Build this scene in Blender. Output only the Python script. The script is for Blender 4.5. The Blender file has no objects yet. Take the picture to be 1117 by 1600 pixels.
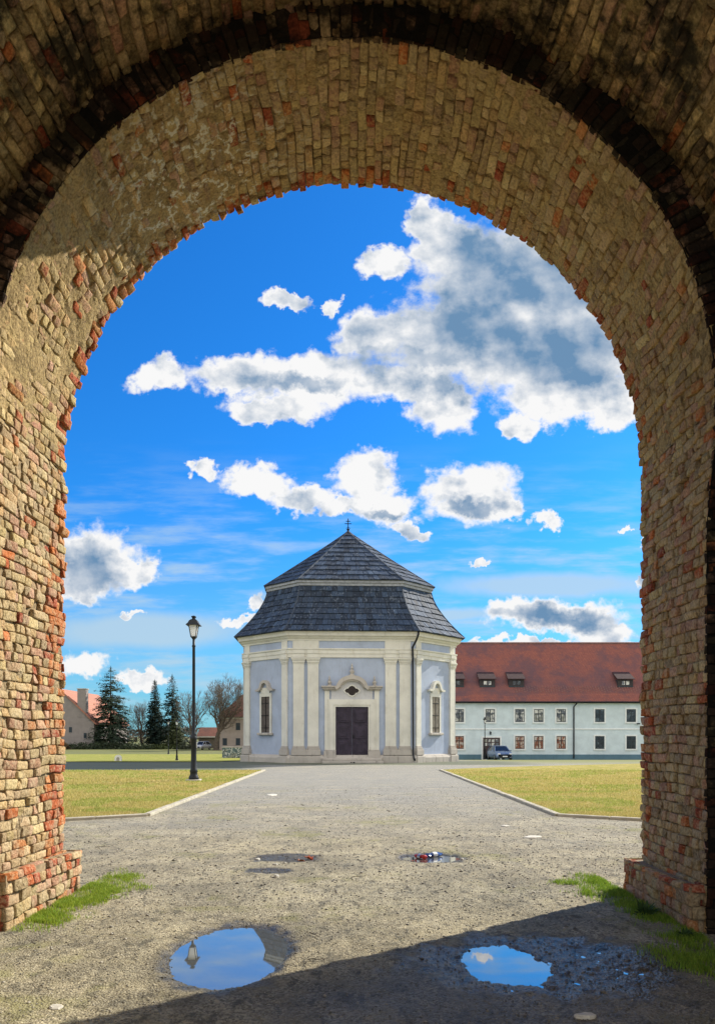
import bpy, math, random
import numpy as np
from mathutils import Vector, Matrix
random.seed(7)
rng = np.random.default_rng(11)
R_ = math.radians
S = bpy.context.scene
COL = S.collection
F_PX = 1150.0          # focal length in photo pixels
HC = 1.65              # eye height
# ------------------------------------------------------------------ camera
cd = bpy.data.cameras.new('camera'); cam = bpy.data.objects.new('camera', cd); COL.objects.link(cam)
cam.location = (0, 0, HC); cam.rotation_euler = (R_(90), 0, 0)
cd.sensor_fit = 'HORIZONTAL'; cd.sensor_width = 36; cd.lens = 36 * F_PX / 1117
cd.shift_x = (558.5 - 551.0) / 1117; cd.shift_y = (1151.0 - 800.0) / 1117
cd.clip_start = 0.05; cd.clip_end = 6000
S.camera = cam
S.render.resolution_x = 714; S.render.resolution_y = 1024
S.view_settings.view_transform = 'Standard'; S.view_settings.look = 'None'
S.view_settings.exposure = 1.0; S.view_settings.gamma = 1.0
S.render.engine = 'CYCLES'
S.cycles.max_bounces = 8; S.cycles.diffuse_bounces = 6
# ------------------------------------------------------------------ sun
SUN_EL = 33.5
AZ = math.atan2(0.796, 0.605)        # towards the sun, clockwise from +Y
sl = bpy.data.lights.new('sun', 'SUN'); so = bpy.data.objects.new('sun', sl); COL.objects.link(so)
sl.energy = 3.7; sl.angle = R_(0.53); sl.color = (1.0, 0.92, 0.78)
sdir = Vector((math.sin(AZ) * math.cos(R_(SUN_EL)), math.cos(AZ) * math.cos(R_(SUN_EL)), math.sin(R_(SUN_EL))))
so.rotation_euler = sdir.to_track_quat('Z', 'Y').to_euler(); so.location = (30, 20, 30)
# ------------------------------------------------------------------ node helper
class N:
    def __init__(s, tree):
        s.t = tree; s.n = tree.nodes; s.l = tree.links
    def put(s, sock, v):
        if v is None: return
        if isinstance(v, bpy.types.NodeSocket): s.l.new(v, sock)
        elif isinstance(v, (tuple, list)):
            v = tuple(v)
            if len(v) == 3 and sock.type == 'RGBA': v = v + (1,)
            sock.default_value = v
        else:
            if sock.type in ('RGBA',): sock.default_value = (v, v, v, 1)
            elif sock.type == 'VECTOR': sock.default_value = (v, v, v)
            else: sock.default_value = v
    def m(s, op, a, b=None, c=None, clamp=False):
        n = s.n.new('ShaderNodeMath'); n.operation = op; n.use_clamp = clamp
        s.put(n.inputs[0], a); s.put(n.inputs[1], b); s.put(n.inputs[2], c)
        return n.outputs[0]
    def v(s, op, a, b=None):
        n = s.n.new('ShaderNodeVectorMath'); n.operation = op
        s.put(n.inputs[0], a); s.put(n.inputs[1], b)
        return n.outputs['Value'] if op in ('LENGTH', 'DOT_PRODUCT', 'DISTANCE') else n.outputs[0]
    def comb(s, x, y, z):
        n = s.n.new('ShaderNodeCombineXYZ'); s.put(n.inputs[0], x); s.put(n.inputs[1], y); s.put(n.inputs[2], z); return n.outputs[0]
    def sep(s, a):
        n = s.n.new('ShaderNodeSeparateXYZ'); s.put(n.inputs[0], a); return n.outputs
    def noise(s, vec, scale, detail=4, rough=.55, dist=0, col=False):
        n = s.n.new('ShaderNodeTexNoise'); s.put(n.inputs['Vector'], vec)
        n.inputs['Scale'].default_value = scale; n.inputs['Detail'].default_value = detail
        n.inputs['Roughness'].default_value = rough; n.inputs['Distortion'].default_value = dist
        return n.outputs['Color'] if col else n.outputs['Fac']
    def vor(s, vec, scale, feature='F1', out='Distance'):
        n = s.n.new('ShaderNodeTexVoronoi'); n.feature = feature; s.put(n.inputs['Vector'], vec)
        n.inputs['Scale'].default_value = scale
        return n.outputs[out]
    def ramp(s, fac, lo, hi, a=0., b=1., smooth=True):
        n = s.n.new('ShaderNodeMapRange'); n.interpolation_type = 'SMOOTHSTEP' if smooth else 'LINEAR'
        s.put(n.inputs[0], fac); s.put(n.inputs[1], lo); s.put(n.inputs[2], hi); s.put(n.inputs[3], a); s.put(n.inputs[4], b)
        return n.outputs[0]
    def mix(s, fac, a, b, mode='MIX'):
        n = s.n.new('ShaderNodeMix'); n.data_type = 'RGBA'; n.blend_type = mode
        s.put(n.inputs[0], fac); s.put(n.inputs[6], a); s.put(n.inputs[7], b)
        return n.outputs[2]
    def scale(s, vec, sc):
        return s.v('MULTIPLY', vec, sc)
    def obj(s):
        return s.n.new('ShaderNodeTexCoord').outputs['Object']
    def attr(s, name, out='Color'):
        n = s.n.new('ShaderNodeAttribute'); n.attribute_name = name; return n.outputs[out]
    def bump(s, h, strength=.5, dist=.01, normal=None):
        n = s.n.new('ShaderNodeBump'); s.put(n.inputs['Height'], h)
        n.inputs['Strength'].default_value = strength; n.inputs['Distance'].default_value = dist
        if normal is not None: s.put(n.inputs['Normal'], normal)
        return n.outputs[0]
# ------------------------------------------------------------------ world
W = bpy.data.worlds.new('World'); S.world = W; W.use_nodes = True
w = N(W.node_tree)
for n in list(w.n): w.n.remove(n)
wo = w.n.new('ShaderNodeOutputWorld'); bg = w.n.new('ShaderNodeBackground')
w.l.new(bg.outputs[0], wo.inputs[0]); bg.inputs['Strength'].default_value = 0.15
sky = w.n.new('ShaderNodeTexSky'); sky.sky_type = 'NISHITA'; sky.sun_disc = False
sky.sun_elevation = R_(SUN_EL); sky.sun_rotation = AZ; sky.air_density = 1.0; sky.dust_density = 0.4; sky.ozone_density = 2.5
hs = w.n.new('ShaderNodeHueSaturation'); hs.inputs['Saturation'].default_value = 1.25; w.l.new(sky.outputs[0], hs.inputs['Color'])
skyc = w.mix(1.0, hs.outputs[0], (0.10, 0.42, 0.66), 'MULTIPLY')
dirv = w.n.new('ShaderNodeTexCoord').outputs['Generated']
dx, dy, dz = w.sep(dirv)
dyc = w.m('MAXIMUM', dy, 0.12)
U = w.m('DIVIDE', dx, dyc); V = w.m('DIVIDE', dz, dyc)
skyc = w.mix(w.m('MULTIPLY', w.ramp(dz, .30, .0), .62), skyc, (.95, 1.75, 2.25))
P0 = w.comb(U, V, 0)
front = w.ramp(dy, 0.12, 0.3)
# billow warp of the cloud outlines
wn = w.v('SUBTRACT', w.noise(P0, 14, 5, .6, col=True), (.5, .5, .5))
P1 = w.v('ADD', P0, w.scale(wn, (.075, .06, 0)))
wn2 = w.v('SUBTRACT', w.noise(P0, 60, 3, .6, col=True), (.5, .5, .5))
P1 = w.v('ADD', P1, w.scale(wn2, (.034, .028, 0)))
def blobs(lst, P):
    out = None
    for (px, py, rx, ry) in lst:
        c = ((px - 551) / F_PX, (1151 - py) / F_PX, 0)
        q = w.v('MULTIPLY', w.v('SUBTRACT', P, c), (F_PX / rx, F_PX / ry, 0))
        f = w.m('SUBTRACT', 1.0, w.m('MINIMUM', w.v('LENGTH', q), 3.0))
        if out is None: out = f
        else:
            n = w.n.new('ShaderNodeMath'); n.operation = 'SMOOTH_MAX'; n.inputs[2].default_value = .25
            w.l.new(out, n.inputs[0]); w.l.new(f, n.inputs[1]); out = n.outputs[0]
    return out
CL = [(668,350,40,40),(705,385,75,45),(600,415,48,30),(790,440,150,100),(880,530,140,120),(740,530,200,85),(900,600,120,60),
      (590,520,75,45),(490,592,120,48),(375,590,90,36),(250,588,52,32),(430,640,90,26),(690,630,65,55),(640,600,90,40),(890,625,125,45),(960,645,60,34),
      (812,664,40,24),(448,474,44,16),(508,480,18,20),(322,738,28,18),(400,752,66,32),(472,778,66,24),(530,792,50,20),(568,742,58,46),
      (600,790,62,36),(640,828,44,14),(738,768,92,52),(790,795,42,24),(860,814,26,18),(976,834,9,6),(742,877,20,7),
      (150,872,90,62),(214,890,38,32),(120,915,60,24),(868,962,128,30),(800,958,58,24),(945,985,60,20),(850,1006,170,10),(1000,845,10,10),(1000,915,16,10),
      (130,1034,48,26),(226,1058,46,16),(204,960,22,8),(372,968,30,10),(400,940,16,22)]
GR = [(840,430,190,120),(730,505,150,75),(880,545,150,85),(740,395,50,40),(900,590,90,30),(640,560,110,25),(480,600,80,14),(135,885,60,40),(860,965,110,16),(735,790,60,14),(600,805,50,10),(690,600,50,30)]
fld = blobs(CL, P1)
grf = blobs(GR, P1)
fb = w.noise(w.scale(P0, (1, 1.25, 1)), 24, 7, .60)
fld2 = w.m('ADD', fld, w.m('MULTIPLY', w.m('SUBTRACT', fb, .5), .85))
mask = w.m('MULTIPLY', w.ramp(fld2, -.02, .34), front)
# relief lit from the upper right
off = w.v('ADD', w.scale(P0, (1, 1.25, 1)), (.007, .012, 0))
fbo = w.noise(off, 24, 7, .60)
fA = w.noise(P0, 11, 5, .5); fB = w.noise(w.v('ADD', P0, (.016, .026, 0)), 11, 5, .5)
rel = w.m('ADD', w.m('MULTIPLY', w.m('SUBTRACT', fb, fbo), 1.6), w.m('MULTIPLY', w.m('SUBTRACT', fA, fB), 4.2))
fC = w.noise(w.scale(P0, (1, 1.3, 1)), 6.5, 6, .6)
dark = w.ramp(w.m('ADD', grf, w.m('MULTIPLY', w.m('SUBTRACT', fC, .5), 1.5)), -.35, .55, smooth=False)
lit = w.m('ADD', w.m('SUBTRACT', .97, w.m('MULTIPLY', dark, .80)), w.m('MULTIPLY', rel, w.m('SUBTRACT', .85, w.m('MULTIPLY', dark, .45))), clamp=True)
rim = w.ramp(fld2, .5, .12, 0, .35); lit = w.m('ADD', lit, rim, clamp=True)
ccol = w.mix(lit, (.50, .95, 1.55), (3.15, 3.15, 3.15))
# thin cirrus veils low in the sky
ci = w.noise(w.scale(P0, (1.6, 9, 1)), 4.0, 5, .6)
vlow = w.m('MULTIPLY', w.ramp(V, .42, .20), w.ramp(V, .0, .06))
cim = w.m('MULTIPLY', w.m('MULTIPLY', w.ramp(ci, .42, .72), vlow), w.m('MULTIPLY', front, .75))
veil = blobs([(230,985,230,40),(860,915,230,28),(640,960,200,16)], w.v('ADD', P0, w.scale(wn, (.10, .015, 0))))
vm = w.m('MULTIPLY', w.ramp(veil, .0, .6), w.m('MULTIPLY', front, .8))
skyc = w.mix(w.m('MAXIMUM', cim, vm), skyc, (1.7, 2.25, 2.65))
front_sky = w.mix(mask, skyc, ccol)
# unseen broken cloud overhead and behind the viewer, added to fill the shade
bn = w.noise(dirv, 2.3, 5, .55)
bm = w.m('MULTIPLY', w.ramp(bn, .40, .56), w.m('SUBTRACT', 1.0, w.ramp(dy, -.1, .25)))
w.l.new(w.mix(w.m('MULTIPLY', bm, w.ramp(dz, .0, .08)), front_sky, (6.2, 5.7, 5.0)), bg.inputs['Color'])
# ------------------------------------------------------------------ numpy noise
def _h(ix, iy, iz):
    n = (ix * 374761393 + iy * 668265263 + iz * 1442695041) & 0xffffffff
    n = ((n ^ (n >> 13)) * 1274126177) & 0xffffffff
    return ((n ^ (n >> 16)) & 0xffff) / 65535.0
def vnoise(x, y, z=0.0):
    x = np.asarray(x, float); y = np.asarray(y, float); z = np.zeros_like(x) + z
    ix = np.floor(x).astype(np.int64); iy = np.floor(y).astype(np.int64); iz = np.floor(z).astype(np.int64)
    fx = x - ix; fy = y - iy; fz = z - iz
    fx = fx * fx * (3 - 2 * fx); fy = fy * fy * (3 - 2 * fy); fz = fz * fz * (3 - 2 * fz)
    r = 0
    for a in (0, 1):
        for b in (0, 1):
            for c in (0, 1):
                r = r + _h(ix + a, iy + b, iz + c) * (fx if a else 1 - fx) * (fy if b else 1 - fy) * (fz if c else 1 - fz)
    return r
def fbm(x, y, z=0.0, o=4):
    r = 0; a = .5; s = 1.
    for k in range(o):
        r = r + a * (vnoise(np.asarray(x) * s + 17 * k, np.asarray(y) * s - 9 * k, np.asarray(z) * s) - .5); a *= .5; s *= 2.03
    return r * 2
def sstep(a, b, x):
    t = np.clip((x - a) / (b - a), 0, 1); return t * t * (3 - 2 * t)
# ------------------------------------------------------------------ object helpers
def tag(o, label=None, cat=None, group=None, kind=None):
    if label: o['label'] = label
    if cat: o['category'] = cat
    if group: o['group'] = group
    if kind: o['kind'] = kind
    return o
def empty(name, loc=(0, 0, 0), rz=0, label=None, cat=None, group=None):
    o = bpy.data.objects.new(name, None); COL.objects.link(o); o.location = loc; o.rotation_euler = (0, 0, rz)
    o.empty_display_size = .3
    return tag(o, label, cat, group)
def mesh_np(name, verts, faces, mat, parent=None, smooth=False, cols=None, fl=None, mats=None, midx=None):
    """verts (n,3); faces (m,k) array of equal size, or list"""
    me = bpy.data.meshes.new(name)
    verts = np.asarray(verts, np.float32).reshape(-1, 3)
    if isinstance(faces, np.ndarray):
        k = faces.shape[1]; m = faces.shape[0]
        me.vertices.add(len(verts)); me.vertices.foreach_set('co', verts.ravel())
        me.loops.add(m * k); me.loops.foreach_set('vertex_index', faces.astype(np.int32).ravel())
        me.polygons.add(m); me.polygons.foreach_set('loop_start', np.arange(0, m * k, k, dtype=np.int32))
        me.polygons.foreach_set('loop_total', np.full(m, k, np.int32))
        me.update(calc_edges=True); me.validate()
    else:
        me.from_pydata([tuple(map(float, v)) for v in verts], [], faces)
    if cols is not None:
        c = np.ones((len(verts), 4), np.float32); c[:, :3] = cols
        a = me.color_attributes.new('tint', 'FLOAT_COLOR', 'POINT'); a.data.foreach_set('color', c.ravel())
    if fl is not None:
        for kk, vv in fl.items():
            a = me.attributes.new(kk, 'FLOAT', 'POINT'); a.data.foreach_set('value', np.asarray(vv, np.float32))
    me.materials.append(mat)
    if smooth: me.polygons.foreach_set('use_smooth', np.ones(len(me.polygons), bool))
    o = bpy.data.objects.new(name, me); COL.objects.link(o)
    if parent is not None: o.parent = parent
    return o
class MB:
    def __init__(s): s.v = []; s.f = []
    def add(s, vs, fs):
        n = len(s.v); s.v += [tuple(p) for p in vs]; s.f += [tuple(i + n for i in f) for f in fs]; return s
    def box(s, x0, x1, y0, y1, z0, z1, M=None):
        vs = [Vector((x, y, z)) for x in (x0, x1) for y in (y0, y1) for z in (z0, z1)]
        if M is not None: vs = [M @ p for p in vs]
        return s.add(vs, [(0, 1, 3, 2), (4, 6, 7, 5), (0, 4, 5, 1), (2, 3, 7, 6), (0, 2, 6, 4), (1, 5, 7, 3)])
    def bev(s, x0, x1, y0, y1, z0, z1, b=.01, M=None):
        """box with chamfered edges"""
        c = ((x0 + x1) / 2, (y0 + y1) / 2, (z0 + z1) / 2); h = ((x1 - x0) / 2, (y1 - y0) / 2, (z1 - z0) / 2)
        b = min(b, min(h) * .9)
        vs = []; idx = {}
        for sx in (-1, 1):
            for sy in (-1, 1):
                for sz in (-1, 1):
                    for ax in range(3):
                        p = [c[k] + (sx, sy, sz)[k] * (h[k] - (0 if k == ax else b)) for k in range(3)]
                        idx[(sx, sy, sz, ax)] = len(vs); vs.append(Vector(p))
        fs = []
        for ax in range(3):
            o1, o2 = [k for k in range(3) if k != ax]
            for sg in (-1, 1):
                q = []
                for a, b2 in ((-1, -1), (1, -1), (1, 1), (-1, 1)):
                    t = [0, 0, 0]; t[ax] = sg; t[o1] = a; t[o2] = b2; q.append(idx[(t[0], t[1], t[2], ax)])
                fs.append(q)
        for ax in range(3):      # edges along ax
            o1, o2 = [k for k in range(3) if k != ax]
            for a in (-1, 1):
                for b2 in (-1, 1):
                    t0 = [0, 0, 0]; t0[o1] = a; t0[o2] = b2; t1 = list(t0); t0[ax] = -1; t1[ax] = 1
                    fs.append([idx[(*t0, o1)], idx[(*t1, o1)], idx[(*t1, o2)], idx[(*t0, o2)]])
        for sx in (-1, 1):
            for sy in (-1, 1):
                for sz in (-1, 1): fs.append([idx[(sx, sy, sz, a)] for a in range(3)])
        if M is not None: vs = [M @ p for p in vs]
        return s.add(vs, fs)
    def tube(s, pts, rs, n=8, cap=True):
        pts = [Vector(p) for p in pts]
        if not hasattr(rs, '__len__'): rs = [rs] * len(pts)
        vs = []
        for i, p in enumerate(pts):
            d = (pts[min(i + 1, len(pts) - 1)] - pts[max(i - 1, 0)]).normalized()
            a = d.orthogonal().normalized() if i == 0 else (pa - d * pa.dot(d)).normalized()
            pa = a; b = d.cross(a)
            for k in range(n):
                t = 2 * math.pi * k / n; vs.append(p + (a * math.cos(t) + b * math.sin(t)) * rs[i])
        fs = [(i * n + k, i * n + (k + 1) % n, (i + 1) * n + (k + 1) % n, (i + 1) * n + k) for i in range(len(pts) - 1) for k in range(n)]
        if cap: fs += [tuple(range(n))[::-1], tuple((len(pts) - 1) * n + k for k in range(n))]
        return s.add(vs, fs)
    def lathe(s, prof, n=16, c=(0, 0, 0), M=None, rot=0):
        """prof [(r,z)] """
        vs = []
        for r, z in prof:
            for k in range(n):
                t = 2 * math.pi * k / n + rot; vs.append(Vector((c[0] + r * math.cos(t), c[1] + r * math.sin(t), c[2] + z)))
        if M is not None: vs = [M @ p for p in vs]
        m = len(prof)
        fs = [(i * n + k, i * n + (k + 1) % n, (i + 1) * n + (k + 1) % n, (i + 1) * n + k) for i in range(m - 1) for k in range(n)]
        fs += [tuple(range(n))[::-1], tuple((m - 1) * n + k for k in range(n))]
        return s.add(vs, fs)
    def prism(s, poly, y0, y1, M=None):
        """poly [(x,z)] extruded in y"""
        n = len(poly)
        vs = [Vector((x, y0, z)) for x, z in poly] + [Vector((x, y1, z)) for x, z in poly]
        if M is not None: vs = [M @ p for p in vs]
        return s.add(vs, [tuple(range(n)), tuple(range(2 * n - 1, n - 1, -1))] + [(i, i + n, (i + 1) % n + n, (i + 1) % n) for i in range(n)])
    def band(s, outer, inner, y0, y1, M=None):
        """closed strip between two open polylines (x,z), extruded in y"""
        n = len(outer)
        for i in range(n - 1):
            q = [outer[i], outer[i + 1], inner[i + 1], inner[i]]
            s.prism(q, y0, y1, M)
        return s
    def build(s, name, mat, parent=None, smooth=False):
        me = bpy.data.meshes.new(name); me.from_pydata([tuple(p) for p in s.v], [], s.f); me.materials.append(mat)
        if smooth: me.polygons.foreach_set('use_smooth', np.ones(len(me.polygons), bool))
        o = bpy.data.objects.new(name, me); COL.objects.link(o)
        if parent is not None: o.parent = parent
        return o
# ------------------------------------------------------------------ materials
def newmat(name):
    m = bpy.data.materials.new(name); m.use_nodes = True
    t = N(m.node_tree); p = t.n['Principled BSDF']; p.inputs['Specular IOR Level'].default_value = .3
    return m, t, p
def plain(name, col, rough=.7, metal=0, var=.12, sc=6., bump=.0, bsc=60, spec=.3):
    m, t, p = newmat(name); o = t.obj()
    nz = t.noise(o, sc, 5, .6)
    c = t.mix(t.ramp(nz, .3, .7), tuple(x * (1 - var) for x in col), tuple(min(1, x * (1 + var)) for x in col))
    t.put(p.inputs['Base Color'], c); p.inputs['Roughness'].default_value = rough; p.inputs['Metallic'].default_value = metal
    p.inputs['Specular IOR Level'].default_value = spec
    if bump: t.put(p.inputs['Normal'], t.bump(t.noise(o, bsc, 4, .6), bump, .01))
    return m
def brickmat(name, smear, smearcol, dirt=0.0, dirtcol=(.02, .02, .018), lime=False):
    m, t, p = newmat(name); o = t.obj()
    base = t.attr('tint')
    n1 = t.noise(o, 9, 6, .65); n2 = t.noise(o, 38, 5, .65); n3 = t.noise(o, 150, 3, .6)
    c = t.mix(t.ramp(n2, .3, .72), t.mix(1, base, (.62, .6, .56), 'MULTIPLY'), t.mix(1, base, (1.28, 1.25, 1.2), 'MULTIPLY'))
    sm = t.ramp(t.m('ADD', t.m('MULTIPLY', n1, .6), t.m('MULTIPLY', n2, .5)), .50, .66)
    c = t.mix(t.m('MULTIPLY', sm, smear), c, smearcol)
    c = t.mix(t.ramp(n3, .35, .22, 0, .55), c, (.045, .03, .018))
    pits = t.vor(t.v('ADD', o, t.scale(t.noise(o, 20, 3, .5, col=True), (.06, .06, .06))), 17)
    c = t.mix(t.ramp(t.m('ADD', pits, t.m('MULTIPLY', n2, .5)), .27, .40, .42, 0), c, (.05, .032, .018))
    if lime:
        x, y, z = t.sep(o)
        q = t.v('LENGTH', t.v('MULTIPLY', t.v('SUBTRACT', o, (-1.35, .1, 6.85)), (.85, 1.0, 1.3)))
        veins = t.vor(t.v('ADD', o, t.scale(t.noise(o, 3.5, 4, .6, col=True), (.5, .5, .5))), 4.5, 'DISTANCE_TO_EDGE')
        lm = t.m('MULTIPLY', t.ramp(q, 1.45, .3), t.m('MULTIPLY', t.ramp(t.m('ADD', veins, t.m('MULTIPLY', t.m('SUBTRACT', n2, .5), .5)), .10, .04), t.ramp(n1, .47, .56)))
        c = t.mix(lm, c, (.80, .76, .64))
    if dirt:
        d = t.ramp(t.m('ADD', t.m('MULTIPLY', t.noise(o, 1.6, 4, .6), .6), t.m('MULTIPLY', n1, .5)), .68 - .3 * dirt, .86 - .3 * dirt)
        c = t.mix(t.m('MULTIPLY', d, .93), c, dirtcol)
    t.put(p.inputs['Base Color'], c); p.inputs['Roughness'].default_value = .95; p.inputs['Specular IOR Level'].default_value = .1
    b = t.bump(n2, 1.0, .018); b = t.bump(n3, .8, .005, b); b = t.bump(t.ramp(pits, .1, .5), .55, .012, b)
    t.put(p.inputs['Normal'], b)
    return m
# ------------------------------------------------------------------ gateway
RR = 3.04; ZS = 4.43; Y0 = 6.13; Y1 = 7.79; R2 = 3.31; YB = 2.2
gate = empty('brick_gateway', (0, 6.95, 0), 0, 'old brick arched gateway framing the view, patched tan and red bricks', 'gateway')
BRY = 6.95
def prof_map(R, taper=0.0):
    LA = math.pi * R
    def f(s, y, h):
        s = np.asarray(s, float); y = np.asarray(y, float); h = np.asarray(h, float)
        x = np.empty_like(s); z = np.empty_like(s)
        L = s < ZS; A = (s >= ZS) & (s <= ZS + LA); Rr = s > ZS + LA
        x[L] = -R + h[L]; z[L] = s[L]
        th = math.pi - (s[A] - ZS) / R; x[A] = (R - h[A]) * np.cos(th); z[A] = ZS + (R - h[A]) * np.sin(th)
        z[Rr] = ZS - (s[Rr] - ZS - LA)
        x[Rr] = R - h[Rr]
        if taper:
            tt = np.clip((Y1 - y) / (Y1 - Y0), 0, 1) * sstep(4.6, 3.2, z) * taper
            x = x - np.where(x > 0, tt, 0)
        return np.stack([x, y - BRY, z], 1)
    return f
def face_map(y, R):      # s along the profile, v radial outwards from R, h towards the viewer (-y)
    def f(s, v, h):
        s = np.asarray(s, float); Ls = ZS; LA = math.pi * R
        x = np.empty_like(s); z = np.empty_like(s)
        L = s < Ls; A = (s >= Ls) & (s <= Ls + LA); Rr = s > Ls + LA
        x[L] = -(R + v[L]); z[L] = s[L]
        th = math.pi - (s[A] - Ls) / R; x[A] = (R + v[A]) * np.cos(th); z[A] = ZS + (R + v[A]) * np.sin(th)
        x[Rr] = R + v[Rr]; z[Rr] = ZS - (s[Rr] - Ls - LA)
        tt = .09 * sstep(4.6, 3.2, z) * sstep(.26, 0, v)
        x = x - np.where(x > 0, tt, 0)
        return np.stack([x, y - h - BRY + 0 * s, z], 1)
    return f
TP = np.array([0, .0, .13, .5, .87, 1., 1.]); HP = np.array([1, .18, 0, 0, 0, .18, 1.])
def bricks(name, mp, s0, s1, v0, v1, th, parent, mat, col, hj, lens=(.125, .25), gap=.010, depth=.06, edge=0.0, mh=None, seed=0, mcol=(.42, .32, .165), mres=.028, margin=.0, wander=.0, mmat=None):
    rg = random.Random(seed); SV = []; CO = []; VV = []; HH = []
    s = s0; row = 0
    while s < s1 - th * .5:
        t = th * rg.uniform(.88, 1.12)
        if s + t > s1 - th * .5: t = s1 - s
        v = v0 - rg.uniform(0, .12) * (1 if margin == 0 else 1)
        first = True
        while v < v1 - .03:
            l = rg.choice(lens) * rg.uniform(.82, 1.15)
            a = max(v, v0); e = min(v + l, v1)
            last = e > v1 - .07
            if last: e = v1 + (rg.uniform(-edge, edge * .5) if edge else 0)
            if e - a > .035:
                sm, vm_ = s + t / 2, (a + e) / 2
                h, k = hj(sm, vm_, last, rg)
                if h is not None:
                    ss = (s + gap / 2 + TP * (t - gap)); vv = (a + gap / 2 + TP * (e - a - gap))
                    Sg, Vg = np.meshgrid(ss, vv, indexing='ij')
                    ch = .005 + .007 * rg.random()
                    Hs, Hv = np.meshgrid(HP, HP, indexing='ij')
                    hh = np.maximum(Hs, Hv); cor = np.minimum(Hs, Hv)
                    H = h - np.where(hh >= 1, depth, hh * ch * 2.2 + np.where(cor > 0, .006, 0))
                    # wonky corners
                    j = [rg.gauss(0, .004) for _ in range(8)]; ua, ub = np.meshgrid(TP, TP, indexing='ij')
                    Sg = Sg + (j[0] * ua + j[1] * ub + j[2] * ua * ub); Vg = Vg + (j[3] * ua + j[4] * ub)
                    H = H + (j[5] * ua * 1.6 + j[6] * ub * 1.6 + j[7] * ua * ub)
                    if rg.random() < .30:     # broken corner
                        cu, cv = rg.choice((0, 1)), rg.choice((0, 1)); dd = np.hypot(ua - cu, ub - cv)
                        H = H - np.where(hh < 1, np.clip(.75 - dd, 0, 1) * rg.uniform(.015, .04), 0)
                    SV.append(np.stack([Sg, Vg, H], -1).reshape(-1, 3)); c = col(sm, vm_, last, rg, k)
                    CO.append(np.tile(c, (49, 1)))
            v += l
            first = False
        s += t; row += 1
    A = np.concatenate(SV); C = np.concatenate(CO)
    A[:, 2] += fbm(A[:, 0] * 30, A[:, 1] * 30, seed, 3) * .011 + fbm(A[:, 0] * 5, A[:, 1] * 5, seed + 5., 2) * .012
    if wander: A[:, 0] += fbm(A[:, 0] * 1.3, A[:, 1] * 1.6, seed, 2) * wander
    A[:, 0] = np.clip(A[:, 0], s0 - .02, s1 + .02)
    P = mp(A[:, 0], A[:, 1], A[:, 2])
    g = np.arange(49).reshape(7, 7); q = np.stack([g[:-1, :-1], g[1:, :-1], g[1:, 1:], g[:-1, 1:]], -1).reshape(-1, 4)
    n = len(SV); F = (q[None] + (np.arange(n) * 49)[:, None, None]).reshape(-1, 4)
    # mortar bed with its own uneven height, appended to the same part
    ns = int((s1 - s0) / mres) + 2; nv = int((v1 - v0) / mres) + 2
    a, b = np.meshgrid(np.linspace(s0, s1, ns), np.linspace(v0, v1 - (.035 if edge else 0), nv), indexing='ij')
    hm = (-.014 + .020 * fbm(a * 3, b * 3, seed + 3., 3) * 2 + .012 * fbm(a * 20, b * 20, seed + 1., 3)) if mh is None else mh(a, b)
    PM = mp(a.ravel(), b.ravel(), hm.ravel())
    gm = np.arange(ns * nv).reshape(ns, nv); qm = np.stack([gm[:-1, :-1], gm[1:, :-1], gm[1:, 1:], gm[:-1, 1:]], -1).reshape(-1, 4)
    mc = np.array(mcol) * (1 + .5 * fbm(a.ravel() * 4, b.ravel() * 4, 3., 3))[:, None]
    return mesh_np(name, np.concatenate([P, PM]), np.concatenate([F, qm + len(P)]), mat, parent, cols=np.concatenate([C, np.clip(mc, .02, 1)]))
TAN = [(.50, .37, .19), (.56, .43, .24), (.46, .34, .20), (.50, .34, .17), (.38, .27, .16)]
PINK = [(.50, .30, .19), (.44, .25, .165), (.48, .31, .21)]
RED = [(.42, .11, .045), (.52, .17, .06), (.36, .09, .05), (.52, .22, .09)]
def jc(c, rg, a=.2):
    f = 1 + rg.uniform(-a, a); return (c[0] * f, c[1] * f * (1 + rg.uniform(-.05, .05)), c[2] * f)
def colring(s, v, last, rg, k):
    if k == 'r': return jc(rg.choice(RED), rg)
    LAr = math.pi * RR
    low = s < 3.6 or s > ZS + LAr + .6
    edge = v > Y1 - (.48 if s < 3.8 else .34 if low else .2)
    pr = (.70 if edge and low else .18 if edge else .022)
    if s > ZS + LAr: pr = .5 if edge else .05
    if last: pr = .78 if s < ZS + LAr * .55 else .4
    if rg.random() < pr: return jc(rg.choice(RED), rg)
    if rg.random() < (.22 if s < ZS + .8 or s > ZS + LAr * .68 else .16): return jc(rg.choice(PINK), rg)
    return jc(rg.choice(TAN), rg)
def hring(s, v, last, rg):
    h = rg.gauss(0, .0055)
    LAr = math.pi * RR
    if last:
        if ZS - 1.5 < s < ZS + LAr * .45: h = rg.uniform(-.012, .034)
        else: h = rg.uniform(-.012, .008)
    if rg.random() < .025: return -.045, 'r'
    if rg.random() < .02: return .012, 'r'
    return h, None
MB_LOW = brickmat('weathered_brick', .55, (.52, .42, .26))
MB_ARCH = brickmat('limewashed_brick', .6, (.50, .37, .165), lime=True)
MB_DARK = brickmat('sooty_brick', .42, (.52, .37, .16), dirt=.70)
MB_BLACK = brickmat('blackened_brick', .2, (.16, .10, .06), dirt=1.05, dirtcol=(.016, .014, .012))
LA1 = math.pi * RR; m1 = prof_map(RR, .09)
def mh_low(a, b): return -.028 + .030 * fbm(a * 2.4, b * 2.4, 2., 3) + .014 * fbm(a * 22, b * 22, 1., 3)
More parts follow.
